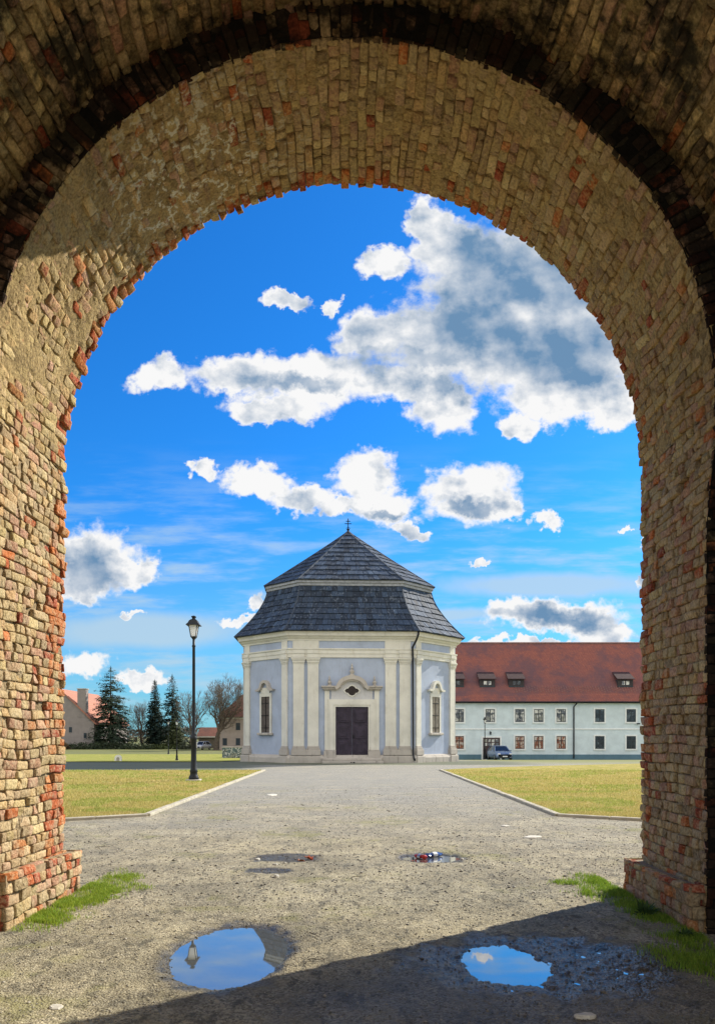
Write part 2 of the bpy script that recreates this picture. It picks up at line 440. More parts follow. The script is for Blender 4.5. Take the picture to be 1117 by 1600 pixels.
def mh_arch(a, b): return .010 * (vnoise((a + b * .8) * 13, (a - b) * 3.2, 4.) - .5) + -.015 + .0125 * sstep(ZS - .6, ZS + .5, a) * sstep(ZS + LA1 * .42, ZS + LA1 * .25, a) * sstep(Y1 - .1, Y1 - .35, b) + .030 * fbm(a * 2.4, b * 2.4, 2., 3) + .016 * fbm(a * 18, b * 18, 1., 3)
bricks('pier', m1, .0, ZS, Y0, Y1, .089, gate, MB_LOW, colring, hring, lens=(.10, .12, .13, .23), mcol=(.30, .225, .135), edge=.035, mh=mh_low, seed=1, wander=.03)
bricks('arch_ring', m1, ZS, ZS + LA1, Y0, Y1, .088, gate, MB_ARCH, colring, hring, lens=(.12, .12, .24), mcol=(.36, .265, .135), edge=.035, mh=mh_arch, seed=2, wander=.05)
bricks('pier', m1, ZS + LA1, ZS * 2 + LA1, Y0, Y1, .089, gate, MB_LOW, colring, hring, lens=(.10, .12, .13, .23), mcol=(.30, .225, .135), edge=.022, mh=mh_low, seed=3, wander=.03)
# ring face turned to the passage
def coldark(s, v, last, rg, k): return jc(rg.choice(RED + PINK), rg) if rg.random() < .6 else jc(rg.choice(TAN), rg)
def hflat(s, v, last, rg): return rg.gauss(0, .008), None
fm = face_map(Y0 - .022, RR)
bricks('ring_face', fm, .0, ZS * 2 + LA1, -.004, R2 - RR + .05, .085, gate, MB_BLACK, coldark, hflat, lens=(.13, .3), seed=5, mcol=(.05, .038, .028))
# passage vault
LA2 = math.pi * R2; m2 = prof_map(R2)
def colv(s, v, last, rg, k):
    r = rg.random()
    if r < .06: return jc(rg.choice(RED), rg, .2)
    if r < .16: return jc(rg.choice(PINK), rg, .25)
    return jc(rg.choice(TAN), rg, .45)
def hv(s, v, last, rg):
    h = rg.gauss(0, .014)
    return (h if rg.random() > .06 else -.05), None
def mh_v(a, b): return -.03 + .02 * fbm(a * 3, b * 3, 6., 3) + .012 * fbm(a * 20, b * 20, 1., 3)
bricks('vault', m2, 0, ZS * 2 + LA2, YB, Y0 + .02, .092, gate, MB_DARK, colv, hv, lens=(.25, .27, .13), gap=.018, mh=mh_v, seed=8, mres=.04, wander=.05)
# plinth courses of the two piers
def plinth(side, seed, zt):
    X = RR - .125
    c = []; y0, y1 = Y0 + .06, Y1 + .12
    def mp(s, v, h):   # s = height, v wraps: passage face then outer end
        s = np.asarray(s, float); v = np.asarray(v, float); h = np.asarray(h, float)
        ln = y1 - y0; x = np.empty_like(s); y = np.empty_like(s)
        A = v <= ln; B = ~A
        x[A] = X - h[A]; y[A] = y0 + v[A]; x[B] = X + (v[B] - ln); y[B] = y1 + h[B]
        C0 = v < 0; x[C0] = X - v[C0]; y[C0] = y0 - h[C0]
        tap = np.clip((y1 - y) / (y1 - y0), 0, 1) * (.08 if side > 0 else .0)
        return np.stack([side * (x - tap), y - BRY, s * (1 + .16 * np.clip((y1 - y) / (y1 - y0), 0, 1)) + .0 * s], 1)
    def hp(s, v, last, rg):
        return rg.gauss(0, .010) + (.018 if s > zt - .12 else -.008), None
    def cp(s, v, last, rg, k):
        if s > zt - .12: return jc(rg.choice(RED + PINK), rg, .2) if rg.random() < .75 else jc(rg.choice(TAN), rg)
        return jc(rg.choice(RED), rg) if rg.random() < (.5 if v > 1.5 or v < .1 else .08) else jc(rg.choice(TAN + PINK), rg)
    o = bricks('plinth', mp, -.03, zt, -.30, y1 - y0 + .35, .105, gate, MB_LOW, cp, hp, lens=(.12, .13, .24), seed=seed, mh=mh_low)
    mb = MB(); k = (.08 if side > 0 else 0)
    zz = zt - .012
    vs = [(side * (RR + .3), y0 - .02 - BRY, zz * 1.14), (side * (X - k), y0 - BRY, zz * 1.14), (side * X, y1 - BRY, zz), (side * (RR + .3), y1 - BRY, zz)]
    return o, vs
PB = plain('mortar_ledge', (.30, .22, .13), .95, var=.3, sc=14, bump=.8, bsc=30)
for sd, seed, zt in ((-1, 21, .43), (1, 22, .34)):
    o, vs = plinth(sd, seed, zt)
    top = vs; bot = [(a, b, c - .10) for a, b, c in vs]
    MB().add(top + bot, [(0, 1, 2, 3), (4, 7, 6, 5), (0, 4, 5, 1), (1, 5, 6, 2), (2, 6, 7, 3)]).build('plinth_ledge', PB, gate)
# solid masonry behind the faces (outer walls of the gate)
def brick_shader(name, c1, c2, cm, sc):
    m, t, p = newmat(name); o = t.obj(); x, y, z = t.sep(o)
    v = t.comb(t.m('ADD', x, y), z, 0)
    n = t.n.new('ShaderNodeTexBrick'); t.put(n.inputs['Vector'], v); t.put(n.inputs['Color1'], c1); t.put(n.inputs['Color2'], c2); t.put(n.inputs['Mortar'], cm)
    n.inputs['Scale'].default_value = 1; n.inputs['Brick Width'].default_value = .27; n.inputs['Row Height'].default_value = .09; n.inputs['Mortar Size'].default_value = .009
    c = t.mix(t.ramp(t.noise(o, 3, 6, .65), .3, .7), n.outputs[0], t.mix(1, n.outputs[0], (.6, .55, .5), 'MULTIPLY'))
    t.put(p.inputs['Base Color'], c); p.inputs['Roughness'].default_value = .95
    t.put(p.inputs['Normal'], t.bump(t.m('ADD', t.noise(o, 40, 4, .6), t.m('MULTIPLY', n.outputs[1], -1)), .8, .01))
    return m
M_OUT = brick_shader('outer_brickwork', (.44, .28, .16), (.36, .16, .08), (.38, .31, .2), 1)
def mass(name, R, y0, y1, xo, zt):
    mb = MB(); n = 48
    inn = [(-R, 0 - .3), (-R, ZS)] + [(-R * math.cos(math.pi * i / n), ZS + R * math.sin(math.pi * i / n)) for i in range(1, n)] + [(R, ZS), (R, -.3)]
    out = []
    for x, z in inn:
        if z < ZS: out.append((math.copysign(xo, x), z))
        else:
            a = math.atan2(z - ZS, x); k = 1e9
            if abs(math.cos(a)) > 1e-6: k = min(k, xo / abs(math.cos(a)))
            if math.sin(a) > 1e-6: k = min(k, (zt - ZS) / math.sin(a))
            out.append((k * math.cos(a), ZS + k * math.sin(a)))
    # add rectangle corners by snapping nearest points
    for cx in (-xo, xo):
        j = min(range(len(out)), key=lambda i: (out[i][0] - cx) ** 2 + (out[i][1] - zt) ** 2); out[j] = (cx, zt)
    N_ = len(inn)
    vs = [(x, y0 - BRY, z) for x, z in inn] + [(x, y0 - BRY, z) for x, z in out] + [(x, y1 - BRY, z) for x, z in inn] + [(x, y1 - BRY, z) for x, z in out]
    fs = []
    for i in range(N_ - 1):
        fs += [(i, i + 1, N_ + i + 1, N_ + i), (2 * N_ + i, 3 * N_ + i, 3 * N_ + i + 1, 2 * N_ + i + 1), (i, 2 * N_ + i, 2 * N_ + i + 1, i + 1), (N_ + i, N_ + i + 1, 3 * N_ + i + 1, 3 * N_ + i)]
    return mb.add(vs, fs).build(name, M_OUT, gate)
mass('outer_wall', RR + .055, Y0 + .045, Y1 - .04, 9.0, 10.2)
mass('passage_wall', R2 + .055, -0.6, Y0 + .04, 6.5, 9.6)
# ------------------------------------------------------------------ terrain
def terrain(y): return -.95 * np.clip((np.asarray(y, float) - 48) / 34, 0, 1)
def tz(y): return float(terrain(y))
PUD = [(-.93, 5.62, .43, .80, .045, .06), (1.10, 5.38, .285, .46, .045, .14), (1.38, 5.32, .92, .68, .0085, .35),
       (1.08, 9.98, .40, .36, .028, .25), (-.92, 10.0, .42, .30, .013, .3), (-1.05, 9.05, .28, .16, .013, .3)]
WL = -.0165
def spaced(segs):
    out = []
    for a, b, d in segs:
        n = max(1, int(round((b - a) / d))); out += list(np.linspace(a, b, n, endpoint=False))
    out.append(segs[-1][1]); return np.array(out)
gx = spaced([(-3000, -300, 900), (-300, -40, 65), (-40, -8, 4), (-8, -3.2, .12), (-3.2, 3.2, .02), (3.2, 8, .12), (8, 40, 4), (40, 300, 65), (300, 3000, 900)])
gy = spaced([(-600, -40, 140), (-40, 3.4, 2), (3.4, 7.5, .02), (7.5, 11, .03), (11, 16, .08), (16, 48, 2), (48, 82, 3.4), (82, 400, 53), (400, 4800, 1100)])
GX, GY = np.meshgrid(gx, gy, indexing='ij')
def gheight(X, Y):
    Z = terrain(Y)
    near = sstep(16, 11, Y) * sstep(2.0, 3.4, Y) * sstep(8, 5, np.abs(X))
    Z = Z + near * (.010 * fbm(X * 1.7, Y * 1.7, 0., 3) + .008 * fbm(X * 9, Y * 9, 2., 3) + .007 * (vnoise(X * 38, Y * 38) - .5) + .002)
    Z = Z + near * sstep(1.25, .7, np.hypot((X - 1.40) / .95, (Y - 5.32) / .75)) * (.010 * fbm(X * 20, Y * 16, 8., 2) + .020 * (vnoise(X * 27, Y * 20, 3.) - .5))
    wet_shade = np.zeros_like(Z)
    for cx, cy, rx, ry, dp, ro in PUD:
        d = np.hypot((X - cx) / rx, (Y - cy) / ry) + ro * fbm(X * 6, Y * 6, cx, 3) * 1.1
        Z = Z - dp * sstep(1.18, .78, d)
        if dp > .03 or ro >= .3 or dp > .02: wet_shade = np.maximum(wet_shade, sstep(1.42 if dp > .04 else 1.38, .95, d + .22 * fbm(X * 11, Y * 11, 5., 3)) * .9)
    damp = sstep(1.15, .35, np.hypot((X - .9) / 2.6, (Y - 4.3) / 1.5) + .35 * fbm(X * 2.2, Y * 2.2, 4., 4))  # damp soil patch, also painted to deepen the shade in the foreground
    wet_shade = np.maximum(wet_shade, damp * .62)
    return Z, np.clip(wet_shade, 0, 1)
GZ, GW = gheight(GX, GY)
nx_, ny_ = GX.shape; gi = np.arange(nx_ * ny_).reshape(nx_, ny_)
gf = np.stack([gi[:-1, :-1], gi[1:, :-1], gi[1:, 1:], gi[:-1, 1:]], -1).reshape(-1, 4)
def ground_mat():
    m, t, p = newmat('gravel_ground'); o = t.obj(); x, y, z = t.sep(o)
    wet_shade = t.attr('wet_shade', 'Fac')
    big = t.noise(o, .55, 4, .6); mid = t.noise(o, 3.2, 5, .65); fine = t.noise(o, 34, 4, .7)
    st = t.vor(o, 62, 'F1', 'Color'); sd = t.vor(o, 62, 'F1', 'Distance')
    sx = t.sep(st)[0]
    c = t.mix(t.ramp(sx, .0, 1, smooth=False), (.13, .115, .08), (.50, .45, .335))
    c = t.mix(t.ramp(mid, .35, .7, 0, .6), c, (.37, .325, .22))
    tufts = t.noise(t.scale(o, (1, .45, 1)), 7.5, 6, .75)
    c = t.mix(1, c, t.mix(t.ramp(t.noise(o, .9, 5, .7), .32, .68), (.72, .71, .66), (1.25, 1.22, 1.10)), 'MULTIPLY')
    tk = t.noise(t.scale(t.v('ADD', o, t.scale(t.noise(o, .35, 2, .5, col=True), (3, 3, 0))), (1.6, .16, 1)), 1.3, 4, .6)
    c = t.mix(t.ramp(tk, .54, .70, 0, .4), c, (.17, .155, .12))
    c = t.mix(t.ramp(tufts, .52, .62, 0, .8), c, (.11, .10, .07))
    # greyer crushed stone farther out, with pale worn streaks across
    far = t.ramp(t.m('ADD', y, t.m('MULTIPLY', t.noise(t.scale(o, (.4, 1, 1)), .5, 4, .6), 14)), 14, 30)
    grey = t.mix(t.ramp(sx, 0, 1, smooth=False), (.11, .110, .102), (.325, .32, .29))
    grey = t.mix(t.ramp(t.noise(t.scale(o, (.35, 2.2, 1)), 1.5, 5, .65), .5, .72, 0, .75), grey, (.40, .355, .25))
    c = t.mix(t.m('MULTIPLY', far, .85), c, grey)
    moss = t.m('MULTIPLY', t.ramp(t.m('ADD', big, t.m('MULTIPLY', mid, .5)), .80, .95), t.ramp(y, 30, 12))
    c = t.mix(t.m('MULTIPLY', moss, .55), c, (.20, .20, .055))
    # thin turf along the crossing track beside the far building
    gr = t.m('MULTIPLY', t.ramp(t.m('ADD', x, t.m('MULTIPLY', mid, 8)), 11, 17), t.ramp(y, 40, 50))
    c = t.mix(gr, c, (.17, .18, .06))
    track_shade = t.m('MULTIPLY', t.m('MULTIPLY', t.ramp(y, 35.2, 35.7), t.ramp(y, 47.5, 46.5)), t.ramp(t.m('ADD', x, t.m('MULTIPLY', mid, 3)), -2.6, -5.2))  # dark tint painted over the track where the chapel's shadow falls
    track_shade = t.m('MAXIMUM', track_shade, t.m('MULTIPLY', t.ramp(t.m('ADD', y, mid), 42.6, 43.4), t.m('MULTIPLY', t.ramp(y, 60, 50), t.ramp(x, 12, 9))))
    c = t.mix(t.m('MULTIPLY', track_shade, .85), c, (.085, .10, .06))
    farg = t.ramp(y, 92, 110)
    c = t.mix(farg, c, t.mix(mid, (.10, .115, .035), (.17, .17, .055)))
    c = t.mix(t.m('MULTIPLY', wet_shade, t.ramp(mid, .1, .6, .75, 1)), c, t.mix(1, c, (.20, .19, .19), 'MULTIPLY'))
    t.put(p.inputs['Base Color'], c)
    t.put(p.inputs['Roughness'], t.ramp(wet_shade, .2, 1, .95, .17)); p.inputs['Specular IOR Level'].default_value = .35
    fade = t.m('MULTIPLY', t.ramp(y, 6, 40, 1, .25), t.ramp(wet_shade, .6, 1, 1, .45))
    b = t.n.new('ShaderNodeBump'); t.put(b.inputs['Height'], t.m('ADD', t.m('MULTIPLY', sd, -.7), fine)); b.inputs['Distance'].default_value = .012; t.put(b.inputs['Strength'], fade)
    t.put(p.inputs['Normal'], b.outputs[0])
    return m
M_GROUND = ground_mat()
ground = mesh_np('ground', np.stack([GX, GY, GZ], -1).reshape(-1, 3), gf, M_GROUND, smooth=True, fl={'wet_shade': GW.ravel()})
tag(ground, kind='structure')
# water
def water_mat(tilt):
    m, t, p = newmat('puddle_water'); o = t.obj()
    p.inputs['Base Color'].default_value = (.10, .105, .10, 1); p.inputs['Roughness'].default_value = .02; p.inputs['IOR'].default_value = 1.33
    p.inputs['Specular IOR Level'].default_value = 1.0
    p.inputs['Coat Weight'].default_value = 1.0; p.inputs['Coat IOR'].default_value = 1.9; p.inputs['Coat Roughness'].default_value = .01
    nn = t.v('NORMALIZE', (0, tilt, 1))     # leaned shading normal shifts the reflections; the water itself lies flat
    t.put(p.inputs['Normal'], t.bump(t.noise(o, 5, 3, .5), .05, .004, nn)); t.put(p.inputs['Coat Normal'], nn)
    return m
M_WATER = water_mat(.0165); M_WATER2 = water_mat(.030)
for cx, cy, rx, ry in ((-.93, 5.62, .62, 1.05), (1.35, 5.32, .98, .95), (1.08, 9.98, .56, .55), (-.95, 9.6, .6, 1.0)):
    mb = MB(); n = 40
    mb.add([(cx + rx * math.cos(2 * math.pi * k / n), cy + ry * math.sin(2 * math.pi * k / n), WL) for k in range(n)], [tuple(range(n))])
    tag(mb.build('puddle_water', M_WATER2 if cx == 1.35 else M_WATER), kind='structure')
# pebbles
def scatter_pebbles():
    n = 60000
    d = 3.5 + (24 - 3.5) * rng.random(n) ** 1.7; X = (rng.random(n) - .5) * d * 1.04
    k = (np.abs(X) < 2.95) | (d > 8.2); X = X[k]; d = d[k]; n = len(X)
    r = .0028 + .0068 * rng.random(n) ** 3.5 + .012 * rng.random(n) ** 40; r *= np.clip(d / 6, .8, 1.5)
    Z, wet_shade = gheight(X, d)
    T = np.array([(1, 0, 0), (.3, .95, 0), (-.8, .6, 0), (-.85, -.55, 0), (.35, -.95, 0), (.1, .05, .75), (-.15, 0, -.5)])
    F = np.array([(0, 1, 5), (1, 2, 5), (2, 3, 5), (3, 4, 5), (4, 0, 5), (1, 0, 6), (2, 1, 6), (3, 2, 6), (4, 3, 6), (0, 4, 6)])
    a = rng.random(n) * 6.28; ca, sa = np.cos(a), np.sin(a)
    V_ = T[None] * (r[:, None, None] * (1 + .5 * (rng.random((n, 7, 1)) - .5))) * np.array([1.15, .85, .8])
    Vx = V_[..., 0] * ca[:, None] - V_[..., 1] * sa[:, None] + X[:, None]; Vy = V_[..., 0] * sa[:, None] + V_[..., 1] * ca[:, None] + d[:, None]
    Vz = V_[..., 2] + (Z + r * .2)[:, None]
    P = np.stack([Vx, Vy, Vz], -1).reshape(-1, 3); FF = (F[None] + (np.arange(n) * 7)[:, None, None]).reshape(-1, 3)
    g = (.12 + .36 * rng.random(n) ** 1.6) * (1 - .65 * wet_shade); C = np.stack([g * 1.08, g * .99, g * .82], 1)
    C = np.repeat(C, 7, 0)
    m, t, p = newmat('pebble_stone'); t.put(p.inputs['Base Color'], t.attr('tint')); p.inputs['Roughness'].default_value = .85
    o = mesh_np('gravel', P, FF, m, cols=C); tag(o, 'fine loose gravel scattered over the ground inside and before the gateway', 'gravel', kind='stuff')
scatter_pebbles()
# ------------------------------------------------------------------ lawns and kerbs
def lawn_mat(name, c1, c2, c3):
    m, t, p = newmat(name); o = t.obj()
    a = t.noise(t.scale(o, (1, .6, 1)), .9, 5, .65); b = t.noise(t.scale(o, (1, .5, 1)), 9, 5, .7); d = t.noise(o, 45, 3, .7)
    c = t.mix(t.ramp(a, .38, .62), c1, c2); c = t.mix(t.ramp(b, .42, .66, 0, .8), c, c3)
    c = t.mix(t.ramp(d, .52, .75, 0, .6), c, (.055, .06, .015))
    t.put(p.inputs['Base Color'], c); p.inputs['Roughness'].default_value = 1; p.inputs['Specular IOR Level'].default_value = .05
    t.put(p.inputs['Normal'], t.bump(t.m('ADD', b, d), .9, .03))
    return m
M_LAWN = lawn_mat('dry_lawn', (.36, .32, .085), (.46, .37, .14), (.22, .22, .055))
M_LAWN2 = lawn_mat('green_lawn', (.27, .29, .065), (.35, .32, .10), (.19, .21, .05))
def lawn(name, ys, xl, xr, mat, dz=.03, nx=40):
    ys = np.array(ys); u = np.linspace(0, 1, nx); v = []
    for y in ys:
        a, b = xl(y), xr(y); xx = a + (b - a) * u
        v.append(np.stack([xx, 0 * xx + y, terrain(y) + dz + .02 * fbm(xx * .7, 0 * xx + y * .7, 1., 2)], 1))
    v = np.concatenate(v); g = np.arange(len(ys) * nx).reshape(len(ys), nx)
    f = np.stack([g[:-1, :-1], g[:-1, 1:], g[1:, 1:], g[1:, :-1]], -1).reshape(-1, 4)
    return tag(mesh_np(name, v, f, mat, smooth=True), kind='structure')
def xnear(y): return 4.25 + max(0.0, (15.2 - y)) * 1.58
ysl = list(np.linspace(5, 15.2, 12)) + list(np.linspace(16, 35.4, 20))
lawn('lawn', ysl, lambda y: -26, lambda y: -xnear(y), M_LAWN)
def xfar(y): return xnear(y) if y < 35.6 else 4.25 + (y - 35.6) ** 1.25 * .9
lawn('lawn', list(np.linspace(5, 15.2, 12)) + list(np.linspace(16, 35.6, 20)) + list(np.linspace(36.5, 45.5, 9)), xfar, lambda y: 40, M_LAWN)
lawn('lawn', list(np.linspace(47.0, 82, 14)) + [90, 100, 106], lambda y: -95, lambda y: -8.6 - max(0, (y - 60)) * .02, M_LAWN2, .035)
M_KERB = plain('kerb_concrete', (.42, .385, .30), .9, var=.2, sc=5, bump=.5)
def kerb(pts, label):
    mb = MB(); w_ = .07
    for (a, b) in zip(pts[:-1], pts[1:]):
        a = Vector((*a, 0)); b = Vector((*b, 0)); L = (b - a).length; d = (b - a) / L; ang = math.atan2(d.y, d.x)
        n = max(1, int(L / 1.0))
        for k in range(n):
            M = Matrix.Translation(a + d * (L * k / n) + Vector((0, 0, random.uniform(-.006, .006)))) @ Matrix.Rotation(ang + random.gauss(0, .004), 4, 'Z')
            mb.bev(0.004, L / n - .004, -w_, w_, -.05, .058, .012, M)
    return tag(mb.build('kerb', M_KERB), kind='structure')
kerb([(-4.25, 35.4), (-4.25, 15.2), (-13, 9.7)], '')
kerb([(4.25, 35.6), (4.25, 15.2), (13, 9.7)], '')
# grass blades
def blades(name, X, Y, h, wd, cols, label):
    n = len(X); Z, _ = gheight(X, Y)
    a = rng.random(n) * 6.28; lean = (rng.random((n, 2)) - .5) * h[:, None] * 1.1
    ax, ay = np.cos(a) * wd / 2, np.sin(a) * wd / 2
    b0 = np.stack([X - ax, Y - ay, Z - .004], 1); b1 = np.stack([X + ax, Y + ay, Z - .004], 1)
    mx = np.stack([X + lean[:, 0] * .4 + ax * .7, Y + lean[:, 1] * .4 + ay * .7, Z + h * .6], 1); mn = mx - np.stack([ax * 1.4, ay * 1.4, 0 * ax], 1)
    tp = np.stack([X + lean[:, 0], Y + lean[:, 1], Z + h], 1)
    P = np.stack([b0, b1, mx, mn, tp], 1).reshape(-1, 3)
    i = np.arange(n) * 5
    F = np.concatenate([np.stack([i, i + 1, i + 2], 1), np.stack([i, i + 2, i + 3], 1), np.stack([i + 3, i + 2, i + 4], 1)])
    o = mesh_np(name, P, F, M_BLADE, cols=np.repeat(cols, 5, 0)); return tag(o, label, 'grass', kind='stuff')
mbl, t, p = newmat('grass_blade'); t.put(p.inputs['Base Color'], t.attr('tint')); p.inputs['Roughness'].default_value = .7
tr = t.n.new('ShaderNodeBsdfTranslucent'); t.put(tr.inputs['Color'], t.attr('tint')); ms = t.n.new('ShaderNodeMixShader'); ms.inputs[0].default_value = .35
t.l.new(p.outputs[0], ms.inputs[1]); t.l.new(tr.outputs[0], ms.inputs[2]); t.l.new(ms.outputs[0], t.n['Material Output'].inputs['Surface'])
M_BLADE = mbl
def patch(n, x0, x1, y0, y1, maskf):
    X = x0 + (x1 - x0) * rng.random(n); Y = y0 + (y1 - y0) * rng.random(n); k = rng.random(n) < maskf(X, Y); return X[k], Y[k]
def gcol(n, a, b):
    u = rng.random((n, 1)); c = np.array(a) * (1 - u) + np.array(b) * u; return c * (.75 + .5 * rng.random((n, 1)))
def mL(X, Y):
    e = -2.93 - .0 * Y; d = (X - e); wdt = .24 + .20 * sstep(7.1, 8.0, Y) + .12 * sstep(8.6, 7.9, Y) - .35 * sstep(8.2, 9.2, Y) + .12 * fbm(X * 3, Y * 3, 0., 3) * 2
    d0 = .02; hole = sstep(-.25, .12, fbm(X * 5, Y * 5, 9., 4))
    return np.where((d > d0), sstep(wdt + .22, wdt - .30, d) ** 1.5, 0) * (.12 + .88 * hole) * sstep(9.3, 8.3, Y) * sstep(6.1, 6.7, Y)
def mR(X, Y):
    d = 2.86 - X; wdt = .22 + .28 * sstep(7.2, 7.7, Y) * sstep(8.9, 8.0, Y) + .18 * sstep(6.5, 5.6, Y) + .15 * fbm(X * 3, Y * 3, 4., 3) * 2
    return np.where(d > .0, sstep(wdt + .24, wdt - .28, d) ** 1.5, 0) * (.15 + .85 * sstep(-.25, .12, fbm(X * 5, Y * 5, 6., 4))) * sstep(8.9, 8.3, Y) * sstep(4.6, 5.3, Y)
X, Y = patch(90000, -2.95, -1.8, 6.0, 9.4, mL); n = len(X)
blades('grass_tuft', X, Y, .018 + .03 * rng.random(n), .0065 + 0 * X, gcol(n, (.17, .30, .025), (.40, .46, .06)), 'bright green grass growing along the foot of the left sunlit pier')
X, Y = patch(130000, 1.4, 2.98, 4.2, 9.0, mR); n = len(X)
blades('grass_tuft', X, Y, .02 + .035 * rng.random(n), .0065 + 0 * X, gcol(n, (.14, .27, .025), (.33, .42, .05)), 'green grass growing along the foot of the right shaded pier')
def lawnblades(sgn, n):
    Y = 9.5 + 26 * rng.random(n) ** 1.7; xn = 4.33 + np.maximum(0, 15.2 - Y) * 1.58; X = xn + (np.maximum(.2, Y * .42 + .5 - xn)) * rng.random(n) - .16 * rng.random(n) ** 3
    k = X < Y * .42 + .5; X = X[k]; Y = Y[k]; n = len(X)
    c = gcol(n, (.30, .28, .06), (.62, .49, .20)); g = (fbm(X * .8, Y * .8, 3., 3) > .10)
    c[g] = c[g] * np.array([.7, .92, .6])
    blades('grass_sward', X * sgn, Y, (.03 + .03 * rng.random(n)) + .028, .012 * np.clip(Y / 15, 1, 2), c, 'short winter grass of the %s lawn beside the gravel path' % ('left' if sgn < 0 else 'right'))
lawnblades(-1, 70000); lawnblades(1, 70000)
# ------------------------------------------------------------------ chapel
def stucco(name, col, dirt=.25, streak=.0, dcol=(.25, .23, .2), base=None):
    m, t, p = newmat(name); o = t.obj(); x, y, z = t.sep(o)
    n1 = t.noise(o, .9, 6, .65); n2 = t.noise(t.scale(o, (1, 1, .22)), 4.5, 5, .65); n3 = t.noise(o, 26, 4, .7)
    c = t.mix(t.ramp(n1, .3, .7), tuple(a * .90 for a in col), tuple(min(.95, a * 1.07) for a in col))
    c = t.mix(t.m('MULTIPLY', t.ramp(n2, .52, .75), dirt), c, dcol)
    c = t.mix(t.ramp(n3, .62, .8, 0, .25 * dirt * 2), c, dcol)
    if base: c = t.mix(t.m('MULTIPLY', t.ramp(t.m('ADD', z, t.m('MULTIPLY', n2, 1.2)), base + 1.3, base + .2), .55), c, dcol)
    t.put(p.inputs['Base Color'], c); p.inputs['Roughness'].default_value = .92; p.inputs['Specular IOR Level'].default_value = .15
    t.put(p.inputs['Normal'], t.bump(n3, .35, .01))
    return m
M_BLUE = stucco('pale_blue_render', (.38, .44, .55), .5, dcol=(.27, .29, .34), base=.0)
M_CREAM = stucco('cream_render', (.65, .64, .57), .5, dcol=(.42, .38, .30))
M_STONE = stucco('weathered_stone', (.44, .41, .365), .75, dcol=(.17, .155, .14))
M_SLATE_BASE = plain('roof_boarding', (.05, .05, .055), .9)
M_DOOR = plain('dark_door_wood', (.034, .026, .042), .6, var=.3, sc=3, bump=.3)
M_IRON = plain('black_iron', (.012, .014, .016), .45, .6)
M_PIPE = plain('dark_metal_pipe', (.02, .022, .026), .5, .5)
M_SHUT = plain('grey_board', (.30, .27, .22), .8, var=.25, sc=5)
M_SHUTD = plain('dark_board', (.10, .085, .075), .8, var=.25, sc=5)
def shingle_mat(name, pale):
    m, t, p = newmat(name); o = t.obj()
    s = t.noise(t.scale(o, (9, 9, .9)), 1.0, 5, .7); b = t.noise(o, .8, 4, .6); f = t.noise(t.scale(o, (60, 60, 4)), 1, 3, .6)
    c = t.attr('tint'); c = t.mix(t.m('MULTIPLY', t.ramp(s, .53, .70), t.ramp(b, .3, .6, .25, .8)), c, pale)
    c = t.mix(t.ramp(f, .3, .7, .35, 0), c, (.015, .016, .02))
    t.put(p.inputs['Base Color'], c); p.inputs['Roughness'].default_value = .75
    t.put(p.inputs['Normal'], t.bump(f, .5, .01)); return m
M_SHING = shingle_mat('wood_shingles', (.26, .31, .38))
CH = empty('chapel', (-.33, 53, 0), R_(2.3), 'pale blue eight-sided chapel with cream pilasters and dark shingled double roof', 'chapel')
T22 = math.tan(R_(22.5)); WA, WH = 3.9, 7.0
def octo(off): a, h = WA + off * T22, WH + off; return [(-a, -h), (a, -h), (h, -a), (h, a), (a, h), (-a, h), (-h, a), (-h, -a)]
def octah(a, h): return [(-a, -h), (a, -h), (h, -a), (h, a), (a, h), (-a, h), (-h, a), (-h, -a)]
def octloft(mb, prof):
    """prof: list of (ring, z) with ring a list of 8 xy"""
    n = len(mb.v); vs = [(x, y, z) for r, z in prof for x, y in r]
    fs = [(i * 8 + k, i * 8 + (k + 1) % 8, (i + 1) * 8 + (k + 1) % 8, (i + 1) * 8 + k) for i in range(len(prof) - 1) for k in range(8)]
    fs += [tuple(range(8))[::-1], tuple((len(prof) - 1) * 8 + k for k in range(8))]
    return mb.add(vs, fs)
octloft(MB(), [(octo(0), -.3), (octo(0), 8.1)]).build('wall', M_BLUE, CH)
octloft(MB(), [(octo(.26), -.3), (octo(.26), .30), (octo(.22), .36), (octo(.16), .46), (octo(.03), .50)]).build('base_course', M_STONE, CH)
octloft(MB(), [(octo(.03), 6.56), (octo(.09), 6.58), (octo(.09), 6.80), (octo(.13), 6.81), (octo(.13), 7.02), (octo(.19), 7.07), (octo(.19), 7.14), (octo(.03), 7.16)]).build('architrave', M_CREAM, CH)
octloft(MB(), [(octo(.04), 7.15), (octo(.04), 7.62)]).build('frieze', M_BLUE, CH)
octloft(MB(), [(octo(.02), 7.60), (octo(.12), 7.62), (octo(.12), 7.70), (octo(.24), 7.80), (octo(.26), 7.88), (octo(.40), 7.90), (octo(.42), 8.04), (octo(.47), 8.12), (octo(.47), 8.17), (octo(.1), 8.19)]).build('cornice', M_CREAM, CH)
def FM(k):
    D = WH if k % 2 == 0 else (WA + WH) / math.sqrt(2)
    return Matrix.Rotation(R_(45 * k), 4, 'Z') @ Matrix.Translation((0, -D, 0))
